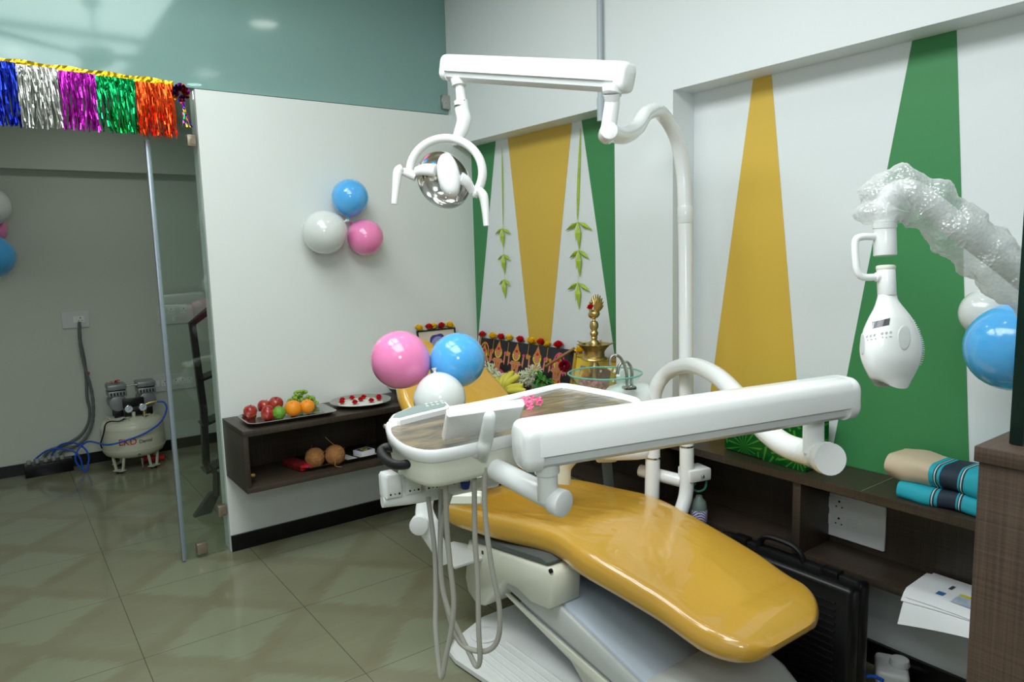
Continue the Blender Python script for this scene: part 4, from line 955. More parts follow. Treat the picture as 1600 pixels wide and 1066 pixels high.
def figure(sx,halo=True,sit=True,sc=1,pk=False):
    b=B(); k=.001; W_=1.45
    def shape(b,mi,pts,o=.0068): b.mi=mi; b.face([b.b.verts.new(PP(sx+(s-sx)*W_,t*1.02,o)) for s,t in pts])
    if halo: shape(b,2,ell(sx,.72*sc,.030,.12),.0064)
    shape(b,5,[(sx-.028,.74*sc),(sx-.016,.84*sc),(sx,.97*sc),(sx+.016,.84*sc),(sx+.028,.74*sc)],.0070)
    shape(b,4,ell(sx,.80*sc,.010,.03),.0074)
    shape(b,0,ell(sx,.70*sc,.019,.075),.0072)
    shape(b,0,[(sx-.03,.60),(sx+.03,.60),(sx+.024,.36),(sx-.024,.36)],.0068)
    for q in (-1,1):
        shape(b,0,[(sx+q*.03,.60),(sx+q*.058,.48),(sx+q*.060,.70),(sx+q*.050,.72),(sx+q*.046,.54),(sx+q*.026,.50)],.0066)
        shape(b,3 if q>0 else 1,ell(sx+q*.055,.73,.010,.03),.0070)
    shape(b,4,ell(sx,.50,.012,.05),.0074); shape(b,1,[(sx-.012,.58),(sx+.012,.58),(sx+.004,.42),(sx-.004,.42)],.0076)
    if sit:
        shape(b,3 if pk else 0,ell(sx,.27,.07,.13),.0067); shape(b,5 if pk else 3,ell(sx+.02,.18,.055,.10),.0070); shape(b,1,ell(sx,.33,.03,.03),.0073)
    else:
        shape(b,5,[(sx-.028,.38),(sx+.028,.38),(sx+.036,.0),(sx-.036,.0)],.0067); shape(b,1,[(sx-.008,.38),(sx+.008,.38),(sx+.010,.0),(sx-.010,.0)],.0073); shape(b,4,[(sx+.012,.38),(sx+.022,.38),(sx+.028,.0),(sx+.016,.0)],.0073)
    return b
obj('printed_figure',figure(.225,True,True,1,True),PM,po,flat=True)
obj('printed_figure',figure(.43),PM,po,flat=True)
obj('printed_figure',figure(.65),PM,po,flat=True)
obj('printed_figure',figure(.86,True,False,.93),PM,po,flat=True)
obj('printed_figure',figure(.055,True,False,.9),PM,po,flat=True)
for sx,mi in ((.055,1),(.865,3)):
    b=B(); n=24
    b.mi=mi
    o_=[(sx+.062*math.cos(a),.62+.30*math.sin(a)) for a in [PI*i/n-.5*(1 if mi==3 else 0)+ (0 if mi==3 else 0) for i in range(n+ (6 if mi==3 else 1))]]
    i_=[(sx+(q[0]-sx)*.82,.62+(q[1]-.62)*.86) for q in o_]
    for k in range(len(o_)-1): b.face([b.b.verts.new(PP(*q,.0062)) for q in (o_[k],o_[k+1],i_[k+1],i_[k])])
    obj('printed_arch',b,PM,po,flat=True)
for sx in (.155,.33,.55,.745):
    b=B(); shape(b,1,[(sx-.0025,.98),(sx+.0025,.98),(sx+.0025,.80),(sx-.0025,.80)],.0066)
    shape(b,1,[(sx-.02,.80),(sx-.012,.76),(sx,.82),(sx+.012,.76),(sx+.02,.80),(sx+.012,.70),(sx,.68),(sx-.012,.70)],.0066); obj('printed_hanging_lamp',b,PM,po,flat=True)
mwood=mat('scroll_wood',(150,108,60),.5)
b=B(); b.cyl(PP(-.01,0,.004),PP(-.01,1.05,.004),.009,None,10,bev=.002); obj('end_rod',b,mwood,po)
b=B(); b.cyl(PP(.985,1.04,.0),PP(.86,.62,.09),.008,None,10,bev=.002); obj('end_rod',b,mwood,po)
gl='roses in a row along the top of the long picture'
S4=[(262,'r','first red rose from the left on the long picture'),(377,'y','first yellow rose from the left on the long picture'),(470,'r','second red rose from the left on the long picture'),(577,'y','second yellow rose from the left on the long picture'),(697,'r','red rose in the middle of the long picture top'),(828,'y','large yellow rose right of the middle on the long picture'),(942,'r','red rose against the foot of the yellow stripe'),(1040,'y','small yellow rose right of the yellow stripe foot'),(1163,'r','last red rose at the right end of the long picture')]
for cx_,k,lab in S4:
    p=on(720+.1313*cx_,545,'X',TLp.x); s_=(TLp.y-p.y)/Wp
    put_rose(k,PP(s_,1.0,.0)+UZ*.001,lab,gl,1.35 if cx_!=1040 else 1.0,(0,-.3,random.random()*6))
# gold frame picture
GL=V((XB-.10,2.715,ZS+.002)); GR=V((XB-.085,2.40,ZS+.002)); gx=(GR-GL).normalized(); gy=V((.22,0,1)).normalized(); gy=(gy-gx*gy.dot(gx)).normalized(); gz=gy.cross(gx); gz=-gz if gz.x>0 else gz
Gw=(GR-GL).length; Gh=.275
gf=thing('framed_picture','gold framed devotional picture standing behind the brass lamp and glass bowl','picture',(GL+GR)/2)
def GP(s,t,o=0): return GL+gx*(s*Gw)+gy*(t*Gh)+gz*o
b=B()
for (a0,a1,c0,c1) in ((0,.07,0,1),(.93,1,0,1),(.07,.93,0,.08),(.07,.93,.92,1)):
    b.rings([[GP(a0,c0),GP(a1,c0),GP(a1,c1),GP(a0,c1)],[GP(a0+.01,c0+.01,.014),GP(a1-.01,c0+.01,.014),GP(a1-.01,c1-.01,.014),GP(a0+.01,c1-.01,.014)]])
obj('frame',b,mat('gold_frame',(206,166,70),.3,metal=.6,bump=(150,.3,2)),gf)
b=B(); b.rings([[GP(.06,.07),GP(.94,.07),GP(.94,.93),GP(.06,.93)],[GP(.06,.07,.005),GP(.94,.07,.005),GP(.94,.93,.005),GP(.06,.93,.005)]]); obj('print',b,mat('print_mount',(228,196,60),.4),gf)
b=B(); b.rings([[GP(.17,.16,.0053),GP(.83,.16,.0053),GP(.83,.78,.0053),GP(.17,.78,.0053)],[GP(.17,.16,.006),GP(.83,.16,.006),GP(.83,.78,.006),GP(.17,.78,.006)]]); obj('print_inner',b,mat('print_grey',(110,112,112),.4,var=(14,(206,150,130),.3)),gf)
b=B(); b.face([b.b.verts.new(GP(.5+.16*math.cos(a),.42+.2*math.sin(a),.0064)) for a in [2*PI*i/20 for i in range(20)]]); b.face([b.b.verts.new(GP(.5+.09*math.cos(a),.66+.09*math.sin(a),.0064)) for a in [2*PI*i/20 for i in range(20)]]); obj('printed_figure',b,cskin,gf)
put_rose('y',GP(.12,1.0)+UZ*.001,'yellow rose on the left corner of the gold frame','roses on the gold frame',1.4,(0,-.3,0))
put_rose('r',GP(.33,1.0)+UZ*.001,'red rose beside the yellow one on the gold frame','roses on the gold frame',1.4,(0,-.3,1))
put_rose('y',GP(.98,1.0)+UZ*.001,'yellow rose on the right corner of the gold frame','roses on the gold frame',1.4,(0,-.3,2))
put_rose('y',GP(.42,.62,.018),'yellow rose in the middle of the gold framed picture','roses on the gold frame',1.7,(0,-1.0,0))
# blue flower picture on the partition wall
q0=V((1.985,YA-.07,ZS+.002)); fw,fh=.262,.345
ff=thing('framed_picture','thin black framed picture of a blue flower standing against the partition','picture',(2.11,YA-.06,ZS))
fy_=V((0,.17,1)).normalized(); fz=V((0,-1,.17)).normalized()
def FP(s,t,o=0): return q0+V((1,0,0))*(s*fw)+fy_*(t*fh)+fz*o
def slab(b,s0,s1,t0,t1,o0,o1): b.rings([[FP(s0,t0,o0),FP(s1,t0,o0),FP(s1,t1,o0),FP(s0,t1,o0)],[FP(s0,t0,o1),FP(s1,t0,o1),FP(s1,t1,o1),FP(s0,t1,o1)]])
b=B()
for a in ((0,.03,0,1),(.97,1,0,1),(.03,.97,0,.022),(.03,.97,.978,1)): slab(b,*a,0,.012)
obj('frame',b,m_blk,ff)
b=B(); slab(b,.02,.98,.015,.985,0,.006); obj('print',b,mat('print_cream',(206,200,190),.35,var=(3,(222,206,180),.4)),ff)
b=B()
for mi,rx,ry,o in ((0,.24,.2,.0064),(1,.19,.155,.0068),(2,.09,.075,.0072),(3,.035,.03,.0076)):
    b.mi=mi; b.face([b.b.verts.new(FP(.52+rx*(1+.07*math.cos(5*a+1)*(mi==0))*math.cos(a),.72+ry*(1+.07*math.cos(5*a+1)*(mi==0))*math.sin(a),o)) for a in [2*PI*i/40 for i in range(40)]])
obj('printed_flower',b,[mat('print_blue',(62,62,150),.4),mat('print_blue2',(150,155,205),.4),mat('print_white',(224,224,228),.4),mat('print_maroon',(140,20,30),.4)],ff,flat=True)
for s_,k,lab in ((.06,'y','yellow rose on the left corner of the blue flower picture'),(.32,'r','left red rose on top of the blue flower picture'),(.46,'y','yellow rose in the middle of the blue flower picture top'),(.67,'r','right red rose on top of the blue flower picture'),(.87,'y','yellow rose at the right end of the blue flower picture')):
    put_rose(k,FP(s_,1.0,.004)+UZ*.001,lab,'roses on the blue flower picture',1.3,(.3,0,s_*7))
# brass lamp
bl=thing('brass_oil_lamp','tall brass oil lamp with a peacock top standing beside the gold frame','oil lamp',(2.27,2.46,ZS))
o=V((2.27,2.46,ZS))
b=B(); b.lathe([(.085,0),(.088,.006),(.07,.018),(.05,.03),(.028,.05),(.02,.07)],o,(0,0,1),32); obj('foot',b,m_brass,bl)
b=B(); b.lathe([(.02,.07),(.026,.10),(.018,.13),(.022,.17),(.014,.20),(.020,.225),(.024,.245),(.016,.262),(.018,.275)],o,(0,0,1),24); obj('stem',b,m_brass,bl)
b=B(); b.lathe([(.016,.268),(.05,.272),(.062,.278),(.058,.286),(.048,.292),(.047,.312),(.056,.326),(.074,.345),(.077,.350),(.070,.347),(.05,.338),(.03,.336),(.012,.338)],o,(0,0,1),36,cap=False); obj('oil_dish',b,m_brass,bl,50)
for k in range(5):
    a=.5+k*2*PI/5; d=V((math.cos(a),math.sin(a),0)); b=B(); b.tube([o+d*.060+UZ*.345,o+d*.082+UZ*.351,o+d*.100+UZ*.357],[.014,.010,.003],10,4,sx=1,sy=.35); obj('spout',b,m_brass,bl)
b=B(); b.lathe([(.024,.334),(.024,.35),(.021,.362),(.013,.370),(.013,.375),(.017,.378),(.013,.384),(.018,.392),(.020,.402),(.014,.412),(.014,.416),(.020,.428),(.021,.442),(.017,.455),(.008,.460),(.006,.466),(.009,.472)],o,(0,0,1),24); obj('upper_stem',b,m_brass,bl)
b=B(); pb=o+UZ*.490; dB=V((0,-1,0))
b.sph(pb,.026,18,(0,-1,.25),(1,.85,1.15)); b.tube([pb-dB*.010+UZ*.010,pb-dB*.026+UZ*.022,pb-dB*.024+UZ*.042,pb-dB*.017+UZ*.052],[.010,.007,.006,.008],10,5); b.sph(pb-dB*.017+UZ*.055,.009,10); b.cyl(pb-dB*.020+UZ*.056,pb-dB*.036+UZ*.050,.004,.001,8)
b.cyl(pb-dB*.015+UZ*.06,pb-dB*.012+UZ*.08,.004,.001,8); obj('peacock_body',b,m_brass,bl,60)
b=B()
for k in range(7):
    an=math.radians(38+k*9); L_=.072+.020*math.sin(k/6*PI)+.014*k/6; d=(dB*math.cos(an)+UZ*math.sin(an)); b.tube([pb+dB*.008,pb+dB*.008+d*L_*.6,pb+dB*.008+d*L_-dB*.002*k],[.007,.010,.003],8,4,sx=.5,sy=1,up=V((1,0,0)))
obj('peacock_tail',b,m_brass,bl,60)
put_rose('r',pb+UZ*.026+V((-.018,-.002,0)),'red rose tucked on the peacock of the brass lamp','rose on the brass lamp',.85,(0,-.5,0))
# pink flower cluster by the bowl
def petal_cluster(name,label,c,n,rad,mcol,leafn,pr=.011,catn='flower'):
    t=thing(name,label,catn,V(c)); rnd=random.Random(n); b=B()
    for k in range(n):
        q=V(c)+V((rnd.uniform(-1,1),rnd.uniform(-1,1),rnd.uniform(.1,1)))*rad; nrm=V((rnd.uniform(-1,0),rnd.uniform(-1,.6),rnd.uniform(.2,1))).normalized(); x,y,z=frame(nrm)
        for j in range(5):
            a=2*PI*j/5; d=x*math.cos(a)+y*math.sin(a); s_=z.cross(d); b.face([b.b.verts.new(v) for v in (q,q+d*pr*.6+s_*pr*.42+z*.003,q+d*pr*1.15,q+d*pr*.6-s_*pr*.42+z*.003)])
    obj('blossoms',b,mcol,t,flat=True)
    if leafn:
        b=B()
        for k in range(leafn):
            a=rnd.random()*2*PI; d=V((math.cos(a),math.sin(a),rnd.uniform(-.1,.7))).normalized(); s_=d.cross(UZ).normalized(); L_=rad*rnd.uniform(1.,1.5); q=V(c)+V((0,0,rad*.3))
            b.face([b.b.verts.new(v) for v in (q,q+d*L_*.5+s_*L_*.2,q+d*L_,q+d*L_*.5-s_*L_*.2)])
        obj('leaves',b,mat('dark_leaf',(52,112,44),.4),t,flat=True)
    return t
m_pk=mat('pink_petal',(226,120,160),.5)
petal_cluster('pink_flowers','cluster of pink blossoms lying before the gold framed picture',(2.24,2.44,ZS+.12),34,.06,m_pk,8)
petal_cluster('pink_flowers','small pink flower sprig lying on the instrument tray',on(826,634,'Z',ZT-.008),9,.022,mat('pink_petal2',(238,120,160),.5),2,.010)
# jasmine garland: loop of white blossoms
t=thing('jasmine_garland','thick white jasmine garland lying in front of the long picture','garland',(2.3,3.1,ZS)); rnd=random.Random(5); b=B()
def jas(c0,c1,r,n):
    for k in range(n):
        t_=rnd.random(); q=c0.lerp(c1,t_)+UZ*(-.02*math.sin(PI*t_)); d=V((rnd.gauss(0,1),rnd.gauss(0,1),rnd.gauss(0,1))).normalized(); x,y,z=frame(d); q=q+d*r*.5
        tip=q+d*r*.7; w=.0035
        b.rings([[q+x*.001,q+y*.001,q-x*.001,q-y*.001],[tip+x*w,tip+y*w,tip-x*w,tip-y*w],[tip+d*.008+x*.001,tip+d*.008+y*.001,tip+d*.008-x*.001,tip+d*.008-y*.001]])
jas(on(765,578,'X',2.30),on(784,594,'X',2.27),.034,260); jas(on(812,592,'X',2.27),on(836,578,'X',2.28),.034,300); jas(on(765,578,'X',2.30),on(760,565,'X',2.32),.028,60)
obj('blossoms',b,mat('jasmine',(226,230,202),.5),t,flat=True)['kind']='stuff'
b=B(); b.tube([on(762,566,'X',2.31),on(768,580,'X',2.30),on(786,596,'X',2.27),on(800,604,'X',2.25),on(814,594,'X',2.27),on(838,578,'X',2.28)],.006,8,5); obj('string',b,ml2,t)
# bananas
mba=mat('banana_skin',(232,216,76),.4,var=(9,(212,210,84),.5)); mbt=mat('banana_tip',(60,54,30),.6)
t=thing('banana_bunch','bunch of yellow bananas lying before the long picture','bananas',(2.22,3.05,ZS))
root=on(788,617,'X',2.20); root.z=max(root.z,ZS+.02)
tips=[((766,596),2.22),((778,590),2.24),((792,584),2.26),((802,580),2.26),((812,586),2.24),((818,602),2.20),((758,602),2.20),((822,610),2.19)]
for k,((x,y),X) in enumerate(tips):
    e=on(x,y,'X',X); mid=(root+e)/2+UZ*.012+V((-.022,0,0)); b=B()
    b.tube([root,root.lerp(mid,.5),mid,e.lerp(mid,.35),e],[.008,.018,.022,.020,.007],10,5,sx=1,sy=.92); bn=obj('banana',b,mba,t,60)
    b=B(); b.cyl(e,e+(e-mid).normalized()*.012,.0055,.003,8); obj('banana_tip',b,mbt,bn)
b=B(); b.sph(root,.018,12); obj('stem',b,mat('banana_stem',(120,112,60),.6),t)
# bouquet
t=thing('flower_bouquet','bouquet with dark red flower and green leaves wrapped in clear plastic','bouquet',(2.22,2.80,ZS)); c=V((2.24,2.83,ZS)); rnd=random.Random(9)
b=B(); b.lathe([(.02,0),(.024,.03),(.035,.07),(.055,.11),(.058,.112),(.037,.07),(.026,.03)],c,(0,0,1),16,cap=False); obj('plastic_wrap',b,m_wrap,t)
b=B()
for k in range(46):
    a=rnd.random()*2*PI; d=V((math.cos(a),math.sin(a),rnd.uniform(-.25,1.1))).normalized(); s_=d.cross(UZ).normalized(); L_=rnd.uniform(.05,.10); q=c+UZ*.12+d*.01; dr=V((0,0,-.03))
    b.face([b.b.verts.new(v) for v in (q,q+d*L_*.5+s_*L_*.16,q+d*L_+dr,q+d*L_*.5-s_*L_*.16+V((0,0,.004)))])
obj('leaves',b,mat('bouquet_leaf',(56,124,44),.35),t,flat=True)
b=B()
for k in range(6): b.tube([c+V((rnd.uniform(-.01,.01),rnd.uniform(-.01,.01),.0)),c+V((rnd.uniform(-.02,.02),rnd.uniform(-.02,.02),.12))],.003,6,2,False)
obj('stems',b,m_sep,t)
fc=on(882,572,'X',2.21); b=B()
for k in range(110):
    d=V((rnd.gauss(0,1),rnd.gauss(0,1),rnd.gauss(0,.8))).normalized(); x,y,z=frame(d); q=fc+d*.026; w=.008
    b.face([b.b.verts.new(v) for v in (fc+d*.008,q+x*w,q+d*.007,q-x*w)]); b.face([b.b.verts.new(v) for v in (fc+d*.008,q+y*w,q+d*.005,q-y*w)])
obj('red_flower',b,mat('dark_red_petal',(150,12,34),.5),t,flat=True)

# ================================================================ trays and fruit on the partition shelf
def rect_tray(name,label,c,w,d,rot,h=.022,zz=None,grp=None):
    c=V(c); ex=V((math.cos(rot),math.sin(rot),0)); ey=V((-ex.y,ex.x,0)); b=B()
    pr=[(-.012,-.0,0.0),(0,0,0)]
    R=[]
    for k,z in ((-.028,.0),(-.004,h),(.0,h+.0015),(.004,h),(-.010,h-.003),(-.030,.0025)):
        R.append([c+ex*u+ey*v+UZ*z for u,v in rrect(w+2*k,d+2*k,.045+k,6)])
    b.rings(R); return tag(obj(name,b,m_steel,None,40),label,'tray',grp)
rect_tray('steel_tray','rectangular steel tray of fruit on the left end of the shelf top',(1.135,3.475,ZS+.0005),.43,.255,math.radians(-2))
rect_tray('steel_tray','dark rimmed steel tray with coconuts inside the shelf compartment',(1.38,3.50,.4275),.44,.24,math.radians(-1))
ma=mat('apple_skin',(150,18,22),.3,coat=.4,var=(26,(176,70,44),.3)); mst=mat('fruit_stem',(70,50,30),.7)
def apple(c,r,m,label,group='apples in the fruit tray',tilt=(0,0,0)):
    t=thing('apple',label,'apple',(0,0,0),group); R_=[(.001,.12*r),(.12*r,.06*r),(.3*r,.0),(.62*r,.12*r),(.88*r,.45*r),(1.0*r,.9*r),(.95*r,1.3*r),(.72*r,1.65*r),(.42*r,1.78*r),(.2*r,1.72*r),(.06*r,1.6*r),(.001,1.58*r)]
    b=B(); b.lathe(R_,(0,0,0),(0,0,1),24); obj('skin',b,m,t,80)
    b=B(); b.tube([(0,0,1.58*r),(.002,0,1.75*r),(.006,0,1.95*r)],.0014,6,3); obj('stem',b,mst,t)
    t.location=V(c); t.rotation_euler=tilt; return t
za=ZS+.003
ap=apple(on(391,643,'Z',ZS+.034)-UZ*.031,.0335,ma,'apple nearest the left end of the fruit tray')
def ap2(x,y,dz,s,label,tilt):
    p=on(x,y,'Z',ZS+.034+dz); p.y=min(p.y,3.648); copy_tree(ap,p-UZ*.031,tilt,s,label,'apples in the fruit tray')
ap2(403,632,.004,1.05,'apple at the back left of the fruit tray',(.3,.2,1)); ap2(415,646,0,1.02,'apple at the front middle of the fruit tray',(.2,-.3,2)); ap2(421,639,.022,.8,'small apple between the green fruit and the back apples',(.2,.3,3)); ap2(430,631,.010,1.1,'largest apple at the back beside the grapes',(-.2,.2,4))
def bumpy(c,r,name,label,cat_,m,amp,fq,sc=(1,1,1)):
    t=thing(name,label,cat_,V(c)-UZ*r); b=B(); b.sph(c,r,28,(0,0,1),sc)
    for v in b.b.verts:
        d=(v.co-V(c)).normalized(); v.co+=d*noise.noise(d*fq+V(c))*amp
    obj('skin',b,m,t,80)
    b=B(); b.cyl(V(c)+UZ*r*.9,V(c)+UZ*r*1.06,.004,.003,8); obj('stem',b,mst,t); return t
bumpy(on(436,645,'Z',ZS+.034),.031,'custard_apple','green knobbly custard apple in the fruit tray','fruit',mat('green_fruit',(104,158,48),.45,bump=(90,.4,2)),.008,6)
mo=mat('orange_skin',(240,146,22),.4,bump=(220,.25,2))
def orange(c,r,label,sc=(1,1,.93)):
    t=thing('orange',label,'orange',V(c)-UZ*r,'oranges in the fruit tray'); b=B(); b.sph(c,r,28,(0,0,1),sc); obj('skin',b,mo,t,80); b=B(); b.cyl(V(c)+V((-.3,-.5,.75)).normalized()*r*.95,V(c)+V((-.3,-.5,.75)).normalized()*r*.98,.003,.002,8); obj('stem_scar',b,m_sep,t)
orange(on(458,638,'Z',ZS+.042),.043,'larger orange in front of the grapes'); orange(on(480,635,'Z',ZS+.041),.038,'smaller orange at the right end of the fruit tray')
t=thing('grape_bunch','bunch of green grapes behind the oranges','grapes',on(470,632,'Z',ZS+.01)); b=B(); rnd=random.Random(4); mg=mat('grape_skin',(140,176,56),.25,trans=.15)
for k in range(62):
    x=rnd.uniform(446,494); y=rnd.uniform(-1,1); q=on(x,632,'Z',ZS+.02); q=V((q.x,min(q.y,YA-.04)+rnd.uniform(-.035,.015),ZS+.025+ (1-((x-470)/26)**2)*rnd.uniform(.02,.075)))
    b.sph(q,.0088,10)
obj('grapes',b,mg,t,80)['kind']='stuff'
b=B(); b.tube([on(448,630,'Z',ZS+.03),on(470,624,'Z',ZS+.05)],.003,6,3); obj('stalk',b,mst,t)
# round plate with flour and red petals
pcx=V((1.545,3.515,ZS+.0005))
t=thing('steel_plate','round steel plate of white powder dotted with red petals on the shelf','plate',pcx)
b=B(); b.lathe([(.10,0),(.125,.006),(.158,.020),(.163,.0215),(.160,.023),(.128,.010),(.10,.004),(.002,.004)],pcx,(0,0,1),44); obj('plate',b,m_steel,t)
b=B(); b.lathe([(.118,.0075),(.11,.012),(.06,.0135),(.001,.014)],pcx,(0,0,1),36,cap=False); obj('white_powder',b,mat('powder',(222,222,214),.8,bump=(90,.5,3)),t)
pet=[(512,621,'far left'),(515,626,'near left'),(525,617,'back left'),(538,627,'front middle'),(544,616,'back middle'),(543,621,'at the centre'),(563,624,'front right'),(570,616,'back right'),(573,620,'far right')]
for x,y,lab in pet:
    hr=V((CR.x,CR.y,0)).normalized(); hf=V((CF.x,CF.y,0)).normalized(); q=pcx+hr*((x-543)/47*.15)+hf*((621-y)/11*.13); dxy=V((q.x-pcx.x,q.y-pcx.y,0)); 
    if dxy.length>.105: q=pcx+dxy.normalized()*.105+UZ*.014
    put_rose('r',V((q.x,q.y,ZS+.0145)),'red rose head on the white powder plate, '+lab,'rose heads on the white powder plate',.85,(0,0,x))
# steel bowl at the right end
bc2=V((1.845,3.545,ZS+.0005)); t=thing('steel_bowl','shallow steel bowl with dark offerings partly behind the pink balloon','bowl',bc2)
b=B(); b.lathe([(.05,0),(.08,.015),(.112,.05),(.12,.056),(.117,.058),(.108,.052),(.078,.018),(.05,.004),(.002,.004)],bc2,(0,0,1),36); obj('bowl',b,m_steel,t)
b=B(); rnd=random.Random(2)
for k in range(40):
    a=rnd.random()*6.28; r=rnd.random()**.5*.07; b.cyl(bc2+V((math.cos(a)*r,math.sin(a)*r,.03+rnd.random()*.01)),bc2+V((math.cos(a+.4)*r,math.sin(a+.4)*r,.05+rnd.random()*.02)),.003,None,6)
obj('offerings',b,mat('offering_mix',(110,96,84),.7,var=(60,(206,200,190),.3)),t)
# lower tray content
def coconut(x,y,r,label):
    c=on(x,y,'Z',.43+r); t=thing('coconut',label,'coconut',c-UZ*r,'coconuts in the lower tray'); b=B(); b.sph(c,r,32,(0,0,1),(1,1,1.02))
    for v in b.b.verts:
        d=(v.co-c).normalized(); v.co+=d*(noise.noise(d*3+c)*.004+noise.noise(V((d.x*30,d.y*30,d.z*4)))*.0018)
    obj('husk',b,mat('coconut_husk',(150,98,52),.85,bump=(160,.9,5),var=(30,(176,124,72),.4)),t,80)
    b=B(); rnd=random.Random(int(x))
    for k in range(14):
        a=rnd.random()*6.28; p=c+V((math.cos(a)*r*.9,math.sin(a)*r*.9,rnd.uniform(-.3,.8)*r)); b.tube([p,p+V((rnd.uniform(-.02,.02),rnd.uniform(-.02,0),rnd.uniform(-.02,.02)))],.0005,4,2)
    if x>500: b.tube([c+UZ*r,c+UZ*(r+.02)+V((-.02,0,0)),c+UZ*(r+.05)+V((-.045,0,0))],.0008,5,4); b.tube([c+V((-.02,-r,-.02)),c+V((-.03,-r-.02,-.035)),c+V((0,-r-.03,-.045))],.0008,5,4)
    obj('fibre',b,mat('fibre',(196,160,110),.8),t)
coconut(492,715,.0495,'left coconut beside the red packet'); coconut(523.5,711,.0515,'right coconut beside the matchbox')
def carton(name,label,c,sz,rot,m,cat_='box',extra=None):
    t=thing(name,label,cat_,V(c)-UZ*sz[2]/2); b=B(); b.box(c,sz,Matrix.Rotation(rot,3,'Z'),.0015); obj('carton',b,m,t)
    return t
c=on(466,728,'Z',.45); t=carton('red_packet','dark red packet lying at the left end of the lower tray',(c.x+.01,3.50,.446),(.065,.17,.03),.22,mat('maroon_print',(96,22,26),.35,var=(30,(140,40,44),.3)))
Rm=Matrix.Rotation(.22,3,'Z'); b=B(); b.box(V((c.x+.01,3.50,.446))+Rm@V((0,-.0862,0)),(.06,.001,.026),Rm); obj('packet_end',b,mat('bright_red',(214,30,30),.35),t)
b=B(); b.box(V((c.x+.01,3.50,.446))+Rm@V((.006,-.0870,0)),(.018,.0008,.009),Rm,.0003); obj('end_mark',b,mat('mark_violet',(150,60,140),.4),t)
c=V((1.53,3.475,.4455)); Rm=Matrix.Rotation(.25,3,'Z'); t=carton('matchbox','large white matchbox with blue and yellow top at the right end of the lower tray',c,(.088,.075,.030),.25,mat('box_white',(226,226,230),.4))
b=B(); b.box(c+UZ*.0153,(.066,.052,.0008),Rm); obj('blue_panel',b,mat('navy_print',(24,52,84),.4),t)
b=B(); b.lathe([(.0205,.0157),(.0205,.0164),(.001,.0165)],c,(0,0,1),16); obj('yellow_badge',b,mat('lime_print',(200,196,40),.4),t)
b=B(); b.lathe([(.010,.0165),(.010,.0170),(.001,.0171)],c,(0,0,1),14); obj('badge_centre',b,mat('brown_print',(110,66,30),.4),t)
b=B(); b.box((1.44,3.49,.4315),(.05,.10,.002),Matrix.Rotation(.2,3,'Z')); tag(obj('paper_slip',b,mat('paper',(205,205,196),.6)),'small pale paper slip between coconut and matchbox','paper')

# ================================================================ things on and under the long shelf
# gift box
def foil_green():
    m=bpy.data.materials.new('green_gift_foil'); m.use_nodes=True; N=m.node_tree.nodes; L=m.node_tree.links; p=N['Principled BSDF']
    tc=N.new('ShaderNodeTexCoord'); vo=N.new('ShaderNodeTexVoronoi'); vo.inputs['Scale'].default_value=7
    sb=N.new('ShaderNodeVectorMath'); sb.operation='SUBTRACT'; L.new(tc.outputs['Object'],vo.inputs['Vector']); L.new(tc.outputs['Object'],sb.inputs[0]); L.new(vo.outputs['Position'],sb.inputs[1])
    sp=N.new('ShaderNodeSeparateXYZ'); L.new(sb.outputs[0],sp.inputs[0]); at2=N.new('ShaderNodeMath'); at2.operation='ARCTAN2'; L.new(sp.outputs['Z'],at2.inputs[0]); L.new(sp.outputs['Y'],at2.inputs[1])
    sn=N.new('ShaderNodeMath'); sn.operation='SINE'; ml_=N.new('ShaderNodeMath'); ml_.operation='MULTIPLY'; ml_.inputs[1].default_value=15; L.new(at2.outputs[0],ml_.inputs[0]); L.new(ml_.outputs[0],sn.inputs[0])
    r=N.new('ShaderNodeValToRGB'); r.color_ramp.elements[0].color=s2l((14,110,42)); r.color_ramp.elements[1].color=s2l((96,180,66)); r.color_ramp.elements[0].position=.55; r.color_ramp.elements[1].position=1.0
    L.new(sn.outputs[0],r.inputs['Fac']); L.new(r.outputs['Color'],p.inputs['Base Color']); p.inputs['Metallic'].default_value=.6; p.inputs['Roughness'].default_value=.22
    n=N.new('ShaderNodeTexNoise'); n.inputs['Scale'].default_value=25; bu=N.new('ShaderNodeBump'); bu.inputs['Strength'].default_value=.4; L.new(tc.outputs['Object'],n.inputs['Vector']); L.new(n.outputs['Fac'],bu.inputs['Height']); L.new(bu.outputs['Normal'],p.inputs['Normal'])
    return m
b=B(); b.bb((XS+.004,1.128,ZS+.0002),(XB-.004,1.131,ZS+.0008)); jt=obj('board_joint',b,mat('joint_line',(120,108,88),.6),bpy.data.objects['long_wall_shelf'])
gb=thing('gift_box','large gift box in shiny green leaf-pattern foil on the long shelf','gift box',(2.31,1.53,ZS))
g0=V((2.235,1.35,ZS+.001)); g1=V((2.27,1.715,ZS+.001)); ga=(g1-g0); gw=ga.length; ga.normalize(); gb_=V((ga.y,-ga.x,0)); gb_=-gb_ if gb_.x<0 else gb_
b=B(); b.prism([(0,0),(gw,0),(gw,.125),(0,.125)],0,.19,g0,ga,gb_,UZ,.004); obj('wrapped_box',b,foil_green(),gb)
b=B(); b.prism([(-.002,.0),(gw*.5,-.002),(gw*.5,-.0005),(-.001,.002)],.0,.19,g0,ga,gb_,UZ); obj('paper_fold',b,foil_green(),gb)
